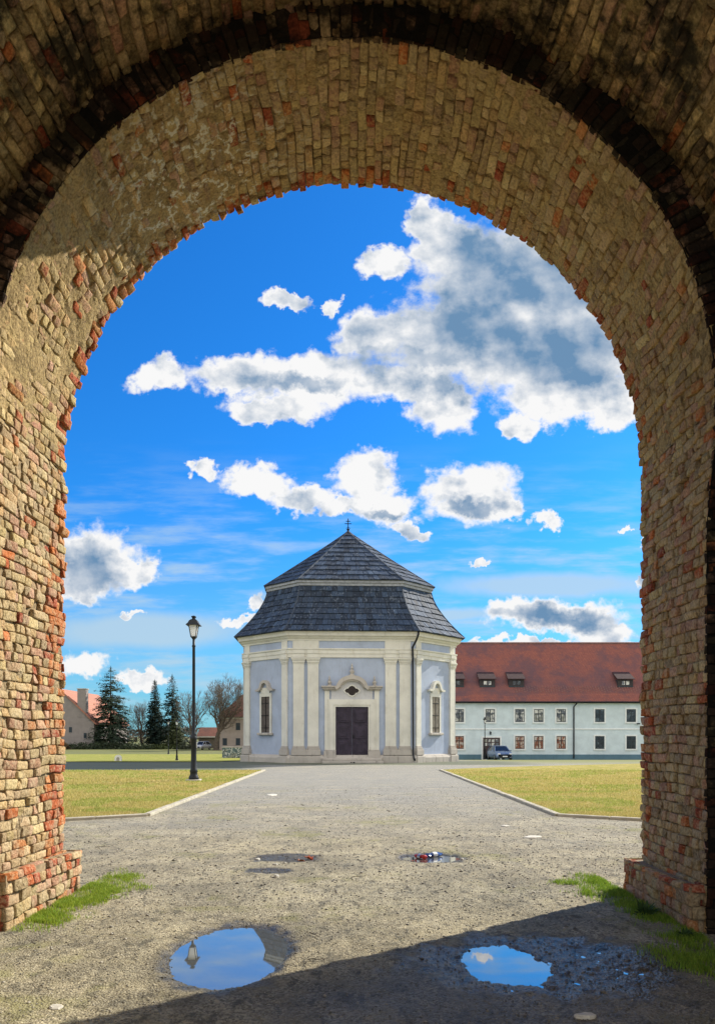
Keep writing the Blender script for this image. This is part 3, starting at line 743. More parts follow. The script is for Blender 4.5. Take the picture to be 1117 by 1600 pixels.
def pilaster(k, u, wd):
    M = FM(k); h = wd / 2
    m = MB()
    m.box(u - h, u + h, -.11, .02, 1.04, 6.22, M)
    pl = m.build('pilaster', M_CREAM, CH)
    c = MB()
    for z0, z1, e in ((6.18, 6.23, .035), (6.26, 6.38, .05), (6.38, 6.46, .085), (6.46, 6.555, .12)): c.bev(u - h - e, u + h + e, -.11 - e, .02, z0, z1, .012, M)
    c.box(u - h - .003, u + h + .003, -.113, .015, 6.20, 6.30, M)
    c.build('capital', M_CREAM, pl)
    b = MB()
    for z0, z1, e in ((.47, .80, .13), (.80, .86, .10), (.86, .95, .065), (.95, 1.05, .035)): b.bev(u - h - e, u + h + e, -.11 - e, .02, z0, z1, .02, M)
    b.bev(u - h - .17, u + h + .17, -.11 - .20, .02, -.2, .40, .02, M)
    b.build('pedestal', M_STONE, pl)
    r = MB(); r.box(u - h - .02, u + h + .02, -.10, .0, 7.145, 7.615, M)
    r.box(u - h - .02, u + h + .02, -.165, .0, 6.575, 6.815, M); r.box(u - h - .02, u + h + .02, -.205, .0, 6.822, 7.03, M)
    r.build('frieze_block', M_CREAM, pl)
for k in range(8):
    if k % 2 == 0:
        for u in (-3.32, -2.42, 2.42, 3.32): pilaster(k, u, .68)
    else:
        for u in (-1.82, 1.82): pilaster(k, u, .46)
# joining block above each pair on the front (one wide cream panel in the frieze)
for k in (0, 2, 4, 6):
    for u in (-2.87, 2.87):
        r = MB(); r.box(u - .80, u + .80, -.085, .0, 7.15, 7.61, FM(k)); r.build('frieze_panel', M_CREAM, CH)
def arcpts(cx, cz, rx, rz, a0, a1, n): return [(cx + rx * math.cos(R_(a0 + (a1 - a0) * i / n)), cz + rz * math.sin(R_(a0 + (a1 - a0) * i / n))) for i in range(n + 1)]
def chapel_window(k):
    M = FM(k); sh = M_SHUTD if k == 7 else M_SHUT
    w0 = MB(); w0.box(-.40, .40, -.03, .0, 1.9, 4.2, M); wo_ = w0.build('window', sh, CH)
    f = MB()
    f.box(-.56, -.40, -.085, 0, 1.86, 4.24, M); f.box(.40, .56, -.085, 0, 1.86, 4.24, M); f.box(-.56, .56, -.088, 0, 4.2, 4.42, M)
    f.box(-.42, .42, -.10, 0, 4.42, 4.78, M)
    f.build('window_frame', M_CREAM, wo_)
    s = MB(); s.bev(-.70, .70, -.22, 0, 1.72, 1.88, .03, M); s.build('sill', M_STONE, wo_)
    hd = MB()
    out = [(-.86, 4.66), (-.60, 4.70), (-.46, 4.84)] + arcpts(0, 4.86, .44, .40, 165, 15, 10) + [(.46, 4.84), (.60, 4.70), (.86, 4.66)]
    inn = [(-.80, 4.55), (-.50, 4.57), (-.34, 4.68)] + arcpts(0, 4.74, .30, .34, 165, 15, 10) + [(.34, 4.68), (.50, 4.57), (.80, 4.55)]
    hd.band(out, inn, -.24, 0, M); hd.build('hood', M_STONE if k == 7 else M_CREAM, wo_)
    g = MB(); g.tube([M @ Vector((0, -.055, 1.9)), M @ Vector((0, -.055, 4.2))], .022, 6)
    for u in (-.38, .38): g.tube([M @ Vector((u, -.05, 1.9)), M @ Vector((u, -.05, 4.2))], .014, 6)
    for z in (2.2, 3.0, 3.78): g.tube([M @ Vector((-.40, -.06, z)), M @ Vector((.40, -.06, z))], .018, 6)
    g.build('iron_bars', M_IRON, wo_)
for k in (1, 3, 5, 7): chapel_window(k)
# portal
M = FM(0)
po = MB()
po.box(-1.47, -1.02, -.14, 0, .30, 3.97, M); po.box(1.02, 1.47, -.14, 0, .30, 3.97, M); po.box(-1.47, 1.47, -.143, 0, 3.5, 3.96, M)
po.box(-1.70, -1.40, -.09, 0, .80, 4.52, M); po.box(1.40, 1.70, -.09, 0, .80, 4.52, M)
po.box(-1.38, -1.16, -.19, 0, .80, 3.75, M); po.box(1.16, 1.38, -.19, 0, .80, 3.75, M); po.box(-1.38, 1.38, -.187, 0, 3.62, 3.80, M)
portal = po.build('portal', M_CREAM, CH)
pn = MB(); pn.prism([(-1.30, 3.9), (1.30, 3.9), (1.30, 4.6), (.9, 4.62)] + arcpts(0, 4.6, .86, .62, 10, 170, 12) + [(-.9, 4.62), (-1.30, 4.6)], -.075, 0, M)
pn.build('tympanum', stucco('pale_tympanum_render', (.52, .52, .52), .3), portal)
pc = MB()
for sg in (-1, 1):
    for z0, z1, e in ((4.52, 4.60, 0), (4.60, 4.70, .07), (4.70, 4.80, .13)):
        a, b = sorted((sg * .92, sg * (1.78 + e))); pc.bev(a, b, -.20 - e, 0, z0, z1, .02, M)
out = [(-1.12, 4.79)] + arcpts(0, 4.70, .98, .76, 172, 8, 18) + [(1.12, 4.79)]
inn = [(-.98, 4.55)] + arcpts(0, 4.62, .78, .58, 172, 8, 18) + [(.98, 4.55)]
pc.band(out, inn, -.34, 0, M)
out2 = arcpts(0, 4.66, .86, .66, 172, 8, 18); inn2 = arcpts(0, 4.60, .70, .50, 172, 8, 18)
pc.band(out2, inn2, -.24, -.01, M)
pc.build('pediment', M_STONE, portal)
for sg in (-1, 1):
    pp = MB(); a, b = sorted((sg * 1.00, sg * 1.76)); pp.bev(a, b, -.26, 0, .28, .72, .02, M); a, b = sorted((sg * 1.0, sg * 1.72)); pp.bev(a, b, -.22, 0, .72, .82, .02, M); pp.build('portal_base', M_STONE, portal)
lz = MB(); L = [(-.45, 0), (-.36, .12), (-.24, .14), (-.14, .26), (0, .31), (.14, .26), (.24, .14), (.36, .12), (.45, 0), (.36, -.12), (.24, -.14), (.14, -.26), (0, -.31), (-.14, -.26), (-.24, -.14), (-.36, -.12)]
lz.prism([(x, 4.50 + z) for x, z in L], -.085, -.02, M); oc = lz.build('oculus', plain('oculus_dark', (.025, .018, .016), .5), portal)
lf = MB(); L2 = [(x * 1.2, z * 1.22) for x, z in L]
lf.band([(x, 4.5 + z) for x, z in L2 + L2[:1]], [(x, 4.5 + z) for x, z in L + L[:1]], -.13, -.03, M); lf.build('oculus_frame', M_CREAM, oc)
def urn(mb, u, z, s):
    c = M @ Vector((u, -.16, z)); mb.lathe([(.20 * s, 0), (.20 * s, .10 * s), (.12 * s, .14 * s), (.16 * s, .24 * s), (.19 * s, .34 * s), (.14 * s, .46 * s), (.07 * s, .52 * s), (.10 * s, .58 * s), (.09 * s, .68 * s), (.045 * s, .76 * s), (.065 * s, .84 * s), (.02 * s, .98 * s)], 12, c)
for u, z, s in ((-1.40, 4.79, .66), (1.40, 4.79, .66), (0, 5.43, .78)):
    ub = MB(); urn(ub, u, z, s); ub.build('urn', M_STONE, portal)
for sg in (-1, 1):
    d = MB(); a, b = sorted((sg * .012, sg * 1.015)); d.box(a, b, -.06, 0, .31, 3.47, M)
    for z0, z1 in ((.5, 1.35), (1.5, 2.35), (2.5, 3.3)):
        a2, b2 = sorted((sg * .16, sg * .86)); d.bev(a2, b2, -.095, -.05, z0, z1, .03, M)
        a2, b2 = sorted((sg * .28, sg * .74)); d.bev(a2, b2, -.115, -.05, z0 + .12, z1 - .12, .02, M)
    dl = d.build('door_leaf', M_DOOR, CH)
    if sg > 0:
        hb = MB(); hb.tube([M @ Vector((.09, -.06, 1.62)), M @ Vector((.09, -.12, 1.62)), M @ Vector((.19, -.125, 1.62))], .014, 6); hb.box(.06, .12, -.068, -.05, 1.5, 1.72, M); hb.build('handle', M_IRON, dl)
st = MB(); st.bev(-1.88, 1.88, -1.15, -.02, -.2, .14, .02, M); st.build('step', M_STONE, CH)
st = MB(); st.bev(-1.80, 1.80, -.78, -.02, .141, .30, .02, M); st.build('step', M_STONE, CH)
vm_ = MB(); vm_.box(-.12, -.04, -1.155, -1.145, .03, .09, M); vm_.box(.02, .14, -1.155, -1.145, .02, .09, M); vm_.build('step_vent', M_IRON, CH)
# roofs
def roof_face(V_, F_, C_, edgeL, edgeR, rows, wsh, rnd, lift=.07):
    """edgeL(t), edgeR(t): 3D points for t in 0..1 (bottom to top)"""
    for r in range(rows):
        t0, t1 = r / rows, min(1, (r + 1.10) / rows)
        a0, b0, a1, b1 = edgeL(t0), edgeR(t0), edgeL(t1), edgeR(t1)
        n = (b0 - a0).cross(a1 - a0)
        if n.length < 1e-6: continue
        n.normalize()
        wl = (b0 - a0).length; k = max(1, int(wl / wsh)); cuts = sorted([0, 1] + [min(.999, max(.001, (i + rnd.uniform(-.25, .25)) / k)) for i in range(1, k)])
        for i in range(len(cuts) - 1):
            u0, u1 = cuts[i] + .012 / wl, cuts[i + 1] - .012 / wl
            if u1 <= u0: continue
            dt = rnd.uniform(-.035, .02); l = lift * rnd.uniform(.7, 1.3)
            P = [a0.lerp(b0, u0), a0.lerp(b0, u1), a1.lerp(b1, u1), a1.lerp(b1, u0)]
            sh = (a1 - a0) * dt
            q = [P[0] + sh + n * l, P[1] + sh + n * l, P[2] + n * .008, P[3] + n * .008, P[0] + sh + n * .0, P[1] + sh + n * .0]
            o = len(V_); V_ += q; F_ += [(o, o + 1, o + 2, o + 3), (o + 4, o + 5, o + 1, o), (o + 3, o + 4, o), (o + 1, o + 5, o + 2)]
            g = rnd.uniform(.03, .085); c = (g * .46, g * .80, g * 1.42)
            if rnd.random() < .10: c = (c[0] * 1.6, c[1] * 1.5, c[2] * 1.4)
            C_ += [c] * 6
def roof(name, fa, fh, fz, rows, wsh, seed):
    V_, F_, C_ = [], [], []; rnd = random.Random(seed)
    for k in range(8):
        def E(i):
            def f(t):
                x, y = octah(fa(t), fh(t))[i % 8]; return Vector((x, y, fz(t)))
            return f
        roof_face(V_, F_, C_, E(k), E(k + 1), rows, wsh, rnd)
    mb = MB(); octloft(mb, [(octah(max(.01, fa(t)), max(.012, fh(t))), fz(t) - .01) for t in [i / rows for i in range(rows + 1)]])
    ro = mesh_np(name, [tuple(v) for v in V_], F_, M_SHING, CH, cols=np.array(C_)); mb.build('roof_boarding', M_SLATE_BASE, ro)
    # hip boards
    for k in range(8):
        hb = MB(); pts = []
        for i in range(rows * 2 + 1):
            t = i / (rows * 2); x, y = octah(max(.01, fa(t)), max(.02, fh(t)))[k]; pts.append((x * 1.004, y * 1.004, fz(t) + .03))
        hb.tube(pts, .055, 5); hb.build('hip_board', M_SHINGP, ro)
    return ro
M_SHINGP = plain('hip_boards', (.05, .065, .09), .8, var=.35, sc=4)
f1 = lambda t: (1 - t) ** 1.55
roof('lower_roof', lambda t: 3.28 + (4.16 - 3.28) * f1(t), lambda t: 5.50 + (7.62 - 5.50) * f1(t), lambda t: 8.17 + 3.25 * t, 8, .34, 3)
roof('upper_roof', lambda t: 3.36 * (1 - t) ** 1.04, lambda t: 5.74 * (1 - t) ** 1.04, lambda t: 11.72 + 4.68 * t, 11, .34, 4)
octloft(MB(), [(octah(3.26, 5.48), 11.35), (octah(3.32, 5.58), 11.38), (octah(3.32, 5.58), 11.52), (octah(3.38, 5.66), 11.56), (octah(3.38, 5.66), 11.71), (octah(3.0, 5.2), 11.72)]).build('roof_fascia', plain('grey_fascia', (.30, .32, .35), .8, var=.2), CH)
octloft(MB(), [(octo(.50), 8.175), (octo(.56), 8.185), (octo(.60), 8.25), (octo(.55), 8.26), (octo(.3), 8.2)]).build('gutter', M_PIPE, CH)
cr = MB(); cr.lathe([(.10, -.1), (.10, .04), (.05, .08), (.11, .16), (.11, .20), (.04, .27)], 10, (0, 0, 16.38)); cr.tube([(0, 0, 16.5), (0, 0, 17.35)], .032, 8)
cr.tube([(-.24, 0, 16.98), (.24, 0, 16.98)], .028, 6); cr.tube([(-.16, 0, 17.16), (.16, 0, 17.16)], .028, 6); cr.tube([(-.15, 0, 16.62), (.0, 0, 16.78), (.15, 0, 16.62)], .02, 6)
cr.build('cross', M_IRON, CH)
dp = MB(); x0, y0 = octo(.52)[1]; x1, y1 = octo(.10)[1]
def pc_(x, y, z, e=0): return (x + e * .38, y - e * .92, z)
dp.tube([pc_(x0, y0, 8.2), pc_(x0, y0, 8.0), pc_(x0 - .12, y0 + .08, 7.66), pc_(x1 - .22, y1 - .1, 7.2, .12), pc_(x1 - .24, y1, 7.0, .20), pc_(x1 - .22, y1, 6.5, .18), pc_(x1 - .2, y1, .5, .20), pc_(x1 - .2, y1, .32, .30), pc_(x1 - .2, y1, .15, .4)], .062, 8)
dp.build('downpipe', M_PIPE, CH, True)
# ------------------------------------------------------------------ long two-storey building
M_FAC = stucco('pale_blue_facade', (.60, .70, .74), .12, dcol=(.40, .50, .52))
M_FACP = stucco('blue_grey_plinth', (.11, .20, .26), .3, dcol=(.08, .11, .14))
M_WHITE = plain('white_trim', (.74, .78, .78), .85, var=.06)
def tilemat(name, c1, c2, c3, band=False):
    m, t, p = newmat(name); o = t.obj(); x, y, z = t.sep(o)
    n = t.n.new('ShaderNodeTexBrick'); t.put(n.inputs['Vector'], t.comb(x, t.m('MULTIPLY', z, 1.3), 0)); n.inputs['Scale'].default_value = 1
    n.inputs['Brick Width'].default_value = .19; n.inputs['Row Height'].default_value = .2; n.inputs['Mortar Size'].default_value = .012
    t.put(n.inputs['Color1'], c1); t.put(n.inputs['Color2'], c2); t.put(n.inputs['Mortar'], tuple(a * .45 for a in c1))
    b = t.noise(t.scale(o, (1, 1, .7)), .28, 6, .68); b2 = t.noise(o, 2.2, 5, .7)
    c = t.mix(t.ramp(t.m('ADD', b, t.m('MULTIPLY', b2, .35)), .60, .80, 0, .75), n.outputs[0], c3)
    if band:
        zb = t.m('ADD', z, t.m('MULTIPLY', t.noise(t.scale(o, (.25, 1, 1)), 1, 4, .6), 2.2))
        k_ = t.m('MULTIPLY', t.ramp(zb, 8.1, 8.6), t.ramp(zb, 12.2, 9.6)); c = t.mix(t.m('MULTIPLY', k_, t.ramp(b, .35, .6, .25, .85)), c, c3)
    c = t.mix(t.ramp(b2, .55, .75, 0, .4), c, tuple(a * .5 for a in c1))
    t.put(p.inputs['Base Color'], c); p.inputs['Roughness'].default_value = .85
    w2 = t.n.new('ShaderNodeTexWave'); w2.wave_type = 'BANDS'; w2.bands_direction = 'Z'; w2.wave_profile = 'SAW'; w2.inputs['Scale'].default_value = 1.6; t.put(w2.inputs['Vector'], o)
    t.put(p.inputs['Normal'], t.bump(w2.outputs['Fac'], .5, .04)); return m
M_TILE = tilemat('red_roof_tiles', (.30, .105, .075), (.24, .085, .07), (.115, .065, .075), True)
BL = empty('barracks_building', (22, 82, -.95), 0, 'long two-storey pale blue building with red tiled roof and small dormers', 'building')
BX0, BX1, BH = -18.0, 26.0, 6.45      # local x range, eave height
bw = MB(); bw.box(BX0, BX1, 0, 12, -.4, BH); bw.build('wall', M_FAC, BL)
bp = MB(); bp.box(BX0 - .03, BX1 + .03, -.05, 12.05, -.4, .58); bp.build('plinth', M_FACP, BL)
sc_ = MB(); sc_.bev(BX0 - .02, BX1 + .02, -.055, 0.1, 3.33, 3.50, .02); sc_.bev(BX0 - .02, BX1 + .02, -.10, .1, 6.2, 6.42, .03); sc_.build('string_course', M_WHITE, BL)
rs = 6.9 / 6.0
def rz_(y): return BH - .02 + (y + .35) * rs
rb = MB(); rb.prism([(-.35, BH - .02), (6, rz_(6)), (12.35, BH - .02)], BX0 - .3, BX1 + .3, Matrix(((0, 1, 0, 0), (1, 0, 0, 0), (0, 0, 1, 0), (0, 0, 0, 1))))
ROOF = rb.build('roof', M_TILE, BL)
rg_ = MB(); rg_.tube([(BX0 - .3, 6, rz_(6) + .02), (BX1 + .3, 6, rz_(6) + .02)], .13, 8); rg_.build('ridge_tiles', plain('ridge', (.20, .11, .10), .85, var=.3), ROOF)
gt = MB(); gt.tube([(BX0 - .3, -.42, BH - .04), (BX1 + .3, -.42, BH - .04)], .085, 8); gt.box(BX0 - .3, BX1 + .3, -.38, 0, BH - .16, BH - .06); gt.build('gutter', M_PIPE, BL)
dpp = MB(); dpp.tube([(2.85, -.42, BH - .1), (2.8, -.38, 6.2), (2.6, -.1, 5.9), (2.6, -.1, .15)], .075, 8); dpp.build('downpipe', M_PIPE, BL)
sg = MB(); rnd = random.Random(5)
for r in range(3):
    x = -3.6
    while x < 10.6:
        y = .62 + .22 * r + .12 * (int(x * 3) % 2); z = rz_(y); sg.box(x - .02, x + .02, y - .06, y, z, z + .14); x += .30
sg.build('snow_guards', plain('snow_guard', (.30, .18, .15), .7), ROOF)
def glass(name, c1, c2, c3, sc):
    m, t, p = newmat(name); o = t.n.new('ShaderNodeTexCoord').outputs['Object']
    g = t.n.new('ShaderNodeNewGeometry').outputs['Position']
    a = t.noise(t.scale(g, (1, 1, .6)), sc, 3, .5); b = t.noise(g, sc * .5, 2, .5)
    c = t.mix(t.ramp(a, .42, .52), c1, c2); c = t.mix(t.ramp(b, .55, .62), c, c3)
    t.put(p.inputs['Base Color'], c); p.inputs['Roughness'].default_value = .12; p.inputs['Specular IOR Level'].default_value = .5; return m
M_GL_UP = glass('curtain_glare_glass', (.62, .62, .58), (.12, .13, .15), (.30, .30, .26), 2.4)  # pale patches stand for curtains and painted white reflections
M_GL_LOW = glass('mottled_warm_glass', (.56, .47, .40), (.28, .11, .07), (.50, .46, .42), 3.0)  # pane colour mottled pale and reddish brown
M_GL_DK = glass('dark_glass', (.035, .05, .065), (.02, .025, .035), (.10, .13, .15), 2.5)
M_SASH = plain('dark_window_sash', (.030, .042, .052), .5); M_SASHB = plain('brown_window_sash', (.055, .035, .035), .5)
def bwindow(x, z0, kind):
    x = x - 22; z0 = z0 + .95; w_, h_ = .52, 1.43
    s = MB()
    t_ = .07
    s.box(x - w_, x - w_ + t_, -.05, .0, z0, z0 + h_); s.box(x + w_ - t_, x + w_, -.05, 0, z0, z0 + h_); s.box(x - w_, x + w_, -.052, 0, z0, z0 + t_); s.box(x - w_, x + w_, -.052, 0, z0 + h_ - t_, z0 + h_)
    s.box(x - .045, x + .045, -.06, 0, z0, z0 + h_); s.box(x - w_, x + w_, -.055, 0, z0 + .86, z0 + .96)
    for u in (-.27, .27): s.box(x + u - .012, x + u + .012, -.04, 0, z0, z0 + .9)
    s.box(x - w_, x + w_, -.038, 0, z0 + .44, z0 + .47)
    o = s.build('window', M_SASHB if kind == 'l' else M_SASH, BL)
    p = MB(); p.box(x - w_ + .02, x + w_ - .02, -.022, -.003, z0 + .02, z0 + h_ - .02); p.build('pane', {'u': M_GL_UP, 'l': M_GL_LOW, 'd': M_GL_DK}[kind], o)
    f = MB(); e = .17
    f.box(x - w_ - e, x - w_, -.07, 0, z0 - e, z0 + h_ + e); f.box(x + w_, x + w_ + e, -.07, 0, z0 - e, z0 + h_ + e); f.box(x - w_, x + w_, -.068, 0, z0 + h_, z0 + h_ + e); f.box(x - w_, x + w_, -.09, 0, z0 - e, z0)
    f.build('surround', M_WHITE, o)
for x in (5.0, 8.4, 11.85, 15.3, 18.6, 20.7, 23.2, 27.5, 31.0, 34.4, 37.8, 41.2, 44.6):
    dk = x > 25
    bwindow(x, 3.25, 'd' if dk else 'u')
    if abs(x - 15.3) > .1: bwindow(x, .25, 'd' if dk else 'l')
# entrance door
dx_ = 15.45 - 22
d = MB(); d.box(dx_ - .95, dx_ + .95, -.05, 0, .1, 2.45); dr = d.build('door', M_SASHB, BL)
g = MB()
for i in range(4):
    for j in range(2): g.box(dx_ - .82 + i * .43, dx_ - .82 + i * .43 + .32, -.062, -.04, 1.55 + j * .42, 1.55 + j * .42 + .32)
g.build('door_pane', M_GL_UP, dr)
f = MB(); f.box(dx_ - 1.12, dx_ - .95, -.07, 0, 0, 2.62); f.box(dx_ + .95, dx_ + 1.12, -.07, 0, 0, 2.62); f.box(dx_ - .95, dx_ + .95, -.068, 0, 2.45, 2.62); f.build('door_frame', M_WHITE, dr)
wl = empty('wall_lantern', (15.32, 81.93, 2.35 - .42), 0, 'small dark lantern fixed on the blue wall above the entrance door', 'lantern')
b = MB(); b.box(-.03, .03, -.02, .06, -.05, .3); b.tube([(0, 0, .25), (0, -.14, .33), (0, -.16, .25)], .012, 5); b.build('bracket', M_IRON, wl)
b = MB(); b.lathe([(.05, -.12), (.10, .12), (.12, .13), (.03, .24)], 6, (0, -.16, 0)); b.build('lantern_body', M_IRON, wl)
sc2 = empty('security_camera', (31.75, 81.9, 3.05), 0, 'small dark security camera on the wall under an upper window', 'camera')
b = MB(); b.bev(-.22, .12, -.32, -.16, -.07, .07, .02); b.build('camera_body', M_IRON, sc2); b = MB(); b.tube([(-.0, .08, 0), (0, -.2, .0)], .025, 6); b.build('bracket', M_IRON, sc2)
M_DORM = plain('dark_dormer_tiles', (.042, .023, .025), .9, var=.3, sc=4, bump=.5, bsc=12)
def dormer(x):
    x = x - 22; y0 = 1.15; zb = rz_(y0) + .02; w_ = .86; h = .86
    m = MB(); m.box(x - w_, x + w_, y0, y0 + 1.4, zb - .2, zb + h); dm = m.build('dormer', plain('dormer_cheek', (.045, .04, .042), .8) if 'dormer_cheek' not in bpy.data.materials else bpy.data.materials['dormer_cheek'], BL)
    r = MB(); yb = (zb + h + .35 + .55 - BH) / rs - .3
    a = Vector((x - w_ - .14, y0 - .22, zb + h - .0)); b = Vector((x + w_ + .14, y0 - .22, zb + h - .0)); c = Vector((x + w_ + .1, y0 + 1.5, rz_(y0 + 1.5) + .06)); e = Vector((x - w_ - .1, y0 + 1.5, rz_(y0 + 1.5) + .06)); up = Vector((0, 0, .07))
    r.add([a, b, c, e, a + up, b + up, c + up, e + up], [(0, 3, 2, 1), (4, 5, 6, 7), (0, 1, 5, 4), (1, 2, 6, 5), (2, 3, 7, 6), (3, 0, 4, 7)]); r.build('dormer_roof', M_DORM, dm)
    p = MB()
    for s0 in (-.40, .08): p.box(x + s0, x + s0 + .40 - .06, y0 - .03, y0 + .02, zb + .25, zb + .68)
    p.build('pane', M_GL_UP if x in (15.2 - 22, 30.8 - 22) else M_GL_DK, dm)
    q = MB(); q.bev(x - w_ - .02, x + w_ + .02, y0 - .035, y0 + .01, zb + .0, zb + .14, .01); q.build('sill', M_SASH, dm)
for x in (11.7, 15.2, 18.5, 30.8, 38.5): dormer(x)
# ------------------------------------------------------------------ street lamps
M_LAMP = plain('lamp_dark_paint', (.010, .013, .017), .5, 0, spec=.3)
m_, t, p = newmat('milky_lamp_glass'); p.inputs['Base Color'].default_value = (.90, .92, .93, 1); p.inputs['Roughness'].default_value = .25; p.inputs['Alpha'].default_value = 1
tl = t.n.new('ShaderNodeBsdfTranslucent'); tl.inputs['Color'].default_value = (.85, .87, .88, 1); mx = t.n.new('ShaderNodeMixShader'); mx.inputs[0].default_value = .55
t.l.new(p.outputs[0], mx.inputs[1]); t.l.new(tl.outputs[0], mx.inputs[2]); t.l.new(mx.outputs[0], t.n['Material Output'].inputs['Surface']); M_LGL = m_
def lamp(loc, H, label, s=1.0, group=None, box=True):
    L = empty('street_lamp', loc, 0, label, 'street lamp', group); zt = H - .86 * s
    b = MB(); b.bev(-.26 * s, .26 * s, -.26 * s, .26 * s, -.06, .05, .02); b.build('footing', M_STONE, L)
    p = MB(); k = H / 6.08
    p.lathe([(.19 * s, .04), (.19 * s, .12), (.145 * s, .20), (.13 * s, .30), (.155 * s, .34), (.115 * s, .42), (.10 * s, .9 * k), (.10 * s, 1.50 * k), (.125 * s, 1.53 * k), (.125 * s, 1.60 * k), (.075 * s, 1.68 * k), (.06 * s, 2.0 * k), (.052 * s, zt - .3), (.075 * s, zt - .27), (.05 * s, zt - .22), (.045 * s, zt)], 14)
    p.build('pole', M_LAMP, L, True)
    if box:
        q = MB(); q.bev(.09 * s, .125 * s, -.05 * s, .05 * s, 1.2, 1.42, .01); q.tube([(.11 * s, 0, 1.66), (.13 * s, 0, 1.78)], .02, 6); q.build('access_hatch', plain('hatch_metal', (.35, .35, .33), .4, .6) if 'hatch_metal' not in bpy.data.materials else bpy.data.materials['hatch_metal'], L)
    g = MB(); g.lathe([(.115 * s, zt + .08 * s), (.205 * s, zt + .50 * s)], 4, rot=R_(45)); g.build('lantern_glass', M_LGL, L)
    f = MB(); f.lathe([(.05 * s, zt - .03), (.09 * s, zt + .02 * s), (.14 * s, zt + .06 * s), (.135 * s, zt + .09 * s)], 4, rot=R_(45))
    for a in range(4):
        c, s_ = math.cos(R_(45 + 90 * a)), math.sin(R_(45 + 90 * a)); f.tube([(.125 * s * c, .125 * s * s_, zt + .07 * s), (.218 * s * c, .218 * s * s_, zt + .51 * s)], .016 * s, 5)
    f.build('lantern_frame', M_LAMP, L)
    c = MB(); c.lathe([(.20 * s, zt + .50 * s), (.345 * s, zt + .49 * s), (.335 * s, zt + .52 * s), (.26 * s, zt + .58 * s), (.20 * s, zt + .67 * s), (.12 * s, zt + .72 * s), (.075 * s, zt + .73 * s), (.075 * s, zt + .78 * s), (.11 * s, zt + .80 * s), (.11 * s, zt + .83 * s), (.03 * s, zt + .86 * s)], 4, rot=R_(45)); c.build('lantern_cap', M_LAMP, L)
    return L
lamp((-5.85, 27.1, .02), 6.08, 'tall black street lamp standing on the left lawn beside the path')
lamp((14.0, 78.0, tz(78)), 4.55, 'small black street lamp before the blue building beside the parked car', .8, box=False)
lamp((-13.9, 58.2, tz(58.2)), 3.3, 'slim dark street lamp far off left of the chapel, nearer of two', .6, box=False)
lamp((-26.4, 105.5, tz(105) ), 4.9, 'thin dark street lamp by the dark spruces, farther of two', .75, box=False)
# ------------------------------------------------------------------ houses on the left
M_GABLE = stucco('grey_render', (.27, .24, .225), .45, dcol=(.24, .20, .17)); M_SALM = tilemat('salmon_tiles', (.50, .22, .14), (.42, .18, .12), (.34, .16, .12))
HG = empty('gabled_house', (-59.5, 150, -.95), 0, 'grey house with salmon tiled roof and tall chimney at the far left', 'house')
m = MB(); m.prism([(-6.8, -.3), (6.8, -.3), (6.8, 5.4), (0, 12.0), (-6.8, 5.4)], 0, 22); m.build('wall', M_GABLE, HG)
m = MB()
for sg_ in (-1, 1): m.prism([(0, 12.02), (sg_ * 7.3, 4.95), (sg_ * 7.3, 5.2), (0, 12.32)], -.4, 22.4)
hr = m.build('roof', M_SALM, HG)
m = MB(); m.bev(3.4, 5.1, -.05, 1.6, 6.5, 12.2, .05); m.build('chimney_stack', M_GABLE, hr); m = MB(); m.bev(3.3, 5.2, -.12, 1.68, 12.2, 12.4, .03); m.build('chimney_cap', M_STONE, hr)
for u, z in ((2.0, 3.4), (-2, 3.4), (5, 2.2)):
    m = MB(); m.box(u - .3, u + .3, -.04, 0, z, z + 1.1); m.build('window', M_SASH, HG)
M_PINK = stucco('pinkish_render', (.38, .32, .28), .4, dcol=(.33, .26, .22)); M_BRT = tilemat('brown_roof_tiles', (.25, .11, .075), (.19, .085, .06), (.13, .07, .055))
HH = empty('hipped_house', (-25.3, 140, -.95), 0, 'pinkish two-storey house with brown hipped roof left of the chapel', 'house')
m = MB(); m.box(0, 22, 0, 12, -.3, 6.3); m.build('wall', M_PINK, HH)
m = MB(); e = .5
m.add([(-e, -e, 6.25), (22 + e, -e, 6.25), (22 + e, 12 + e, 6.25), (-e, 12 + e, 6.25), (5.4, 6, 12.6), (16.6, 6, 12.6)], [(0, 1, 5, 4), (1, 2, 5), (2, 3, 4, 5), (3, 0, 4), (0, 3, 2, 1)]); m.build('roof', M_BRT, HH)
for u, z in ((1.0, .9), (3.5, .9), (3.5, 3.8), (6.2, .9), (6.2, 3.8), (9, .9), (9, 3.8)):
    m = MB(); m.box(u - .42, u + .42, -.04, 0, z, z + 1.35); wn_ = m.build('window', M_SASH, HH)
    m = MB(); m.box(u - .56, u - .42, -.06, 0, z - .14, z + 1.5); m.box(u + .42, u + .56, -.06, 0, z - .14, z + 1.5); m.box(u - .42, u + .42, -.058, 0, z + 1.35, z + 1.5); m.build('surround', M_PINK, wn_)
m = MB(); m.bev(-e, 22, -.06, 0, 5.95, 6.2, .02); m.build('eaves_band', M_CREAM, HH)
LB = empty('low_shed', (-33.5, 160, -.95), 0, 'low brown roofed shed between the lamp and the big bare tree', 'shed')
m = MB(); m.box(0, 9, 0, 6, -.2, 2.4); m.build('wall', plain('shed_wall', (.16, .14, .11), .9, var=.3), LB)
m = MB(); m.prism([(-.4, 2.5), (3, 4.6), (6.4, 2.5)], -.3, 9.3, Matrix(((0, 1, 0, 0), (1, 0, 0, 0), (0, 0, 1, 0), (0, 0, 0, 1)))); m.build('roof', M_BRT, LB)
m = MB(); m.box(-.3, 9.3, -.48, -.40, 2.36, 2.6); m.build('fascia', M_CREAM, LB)
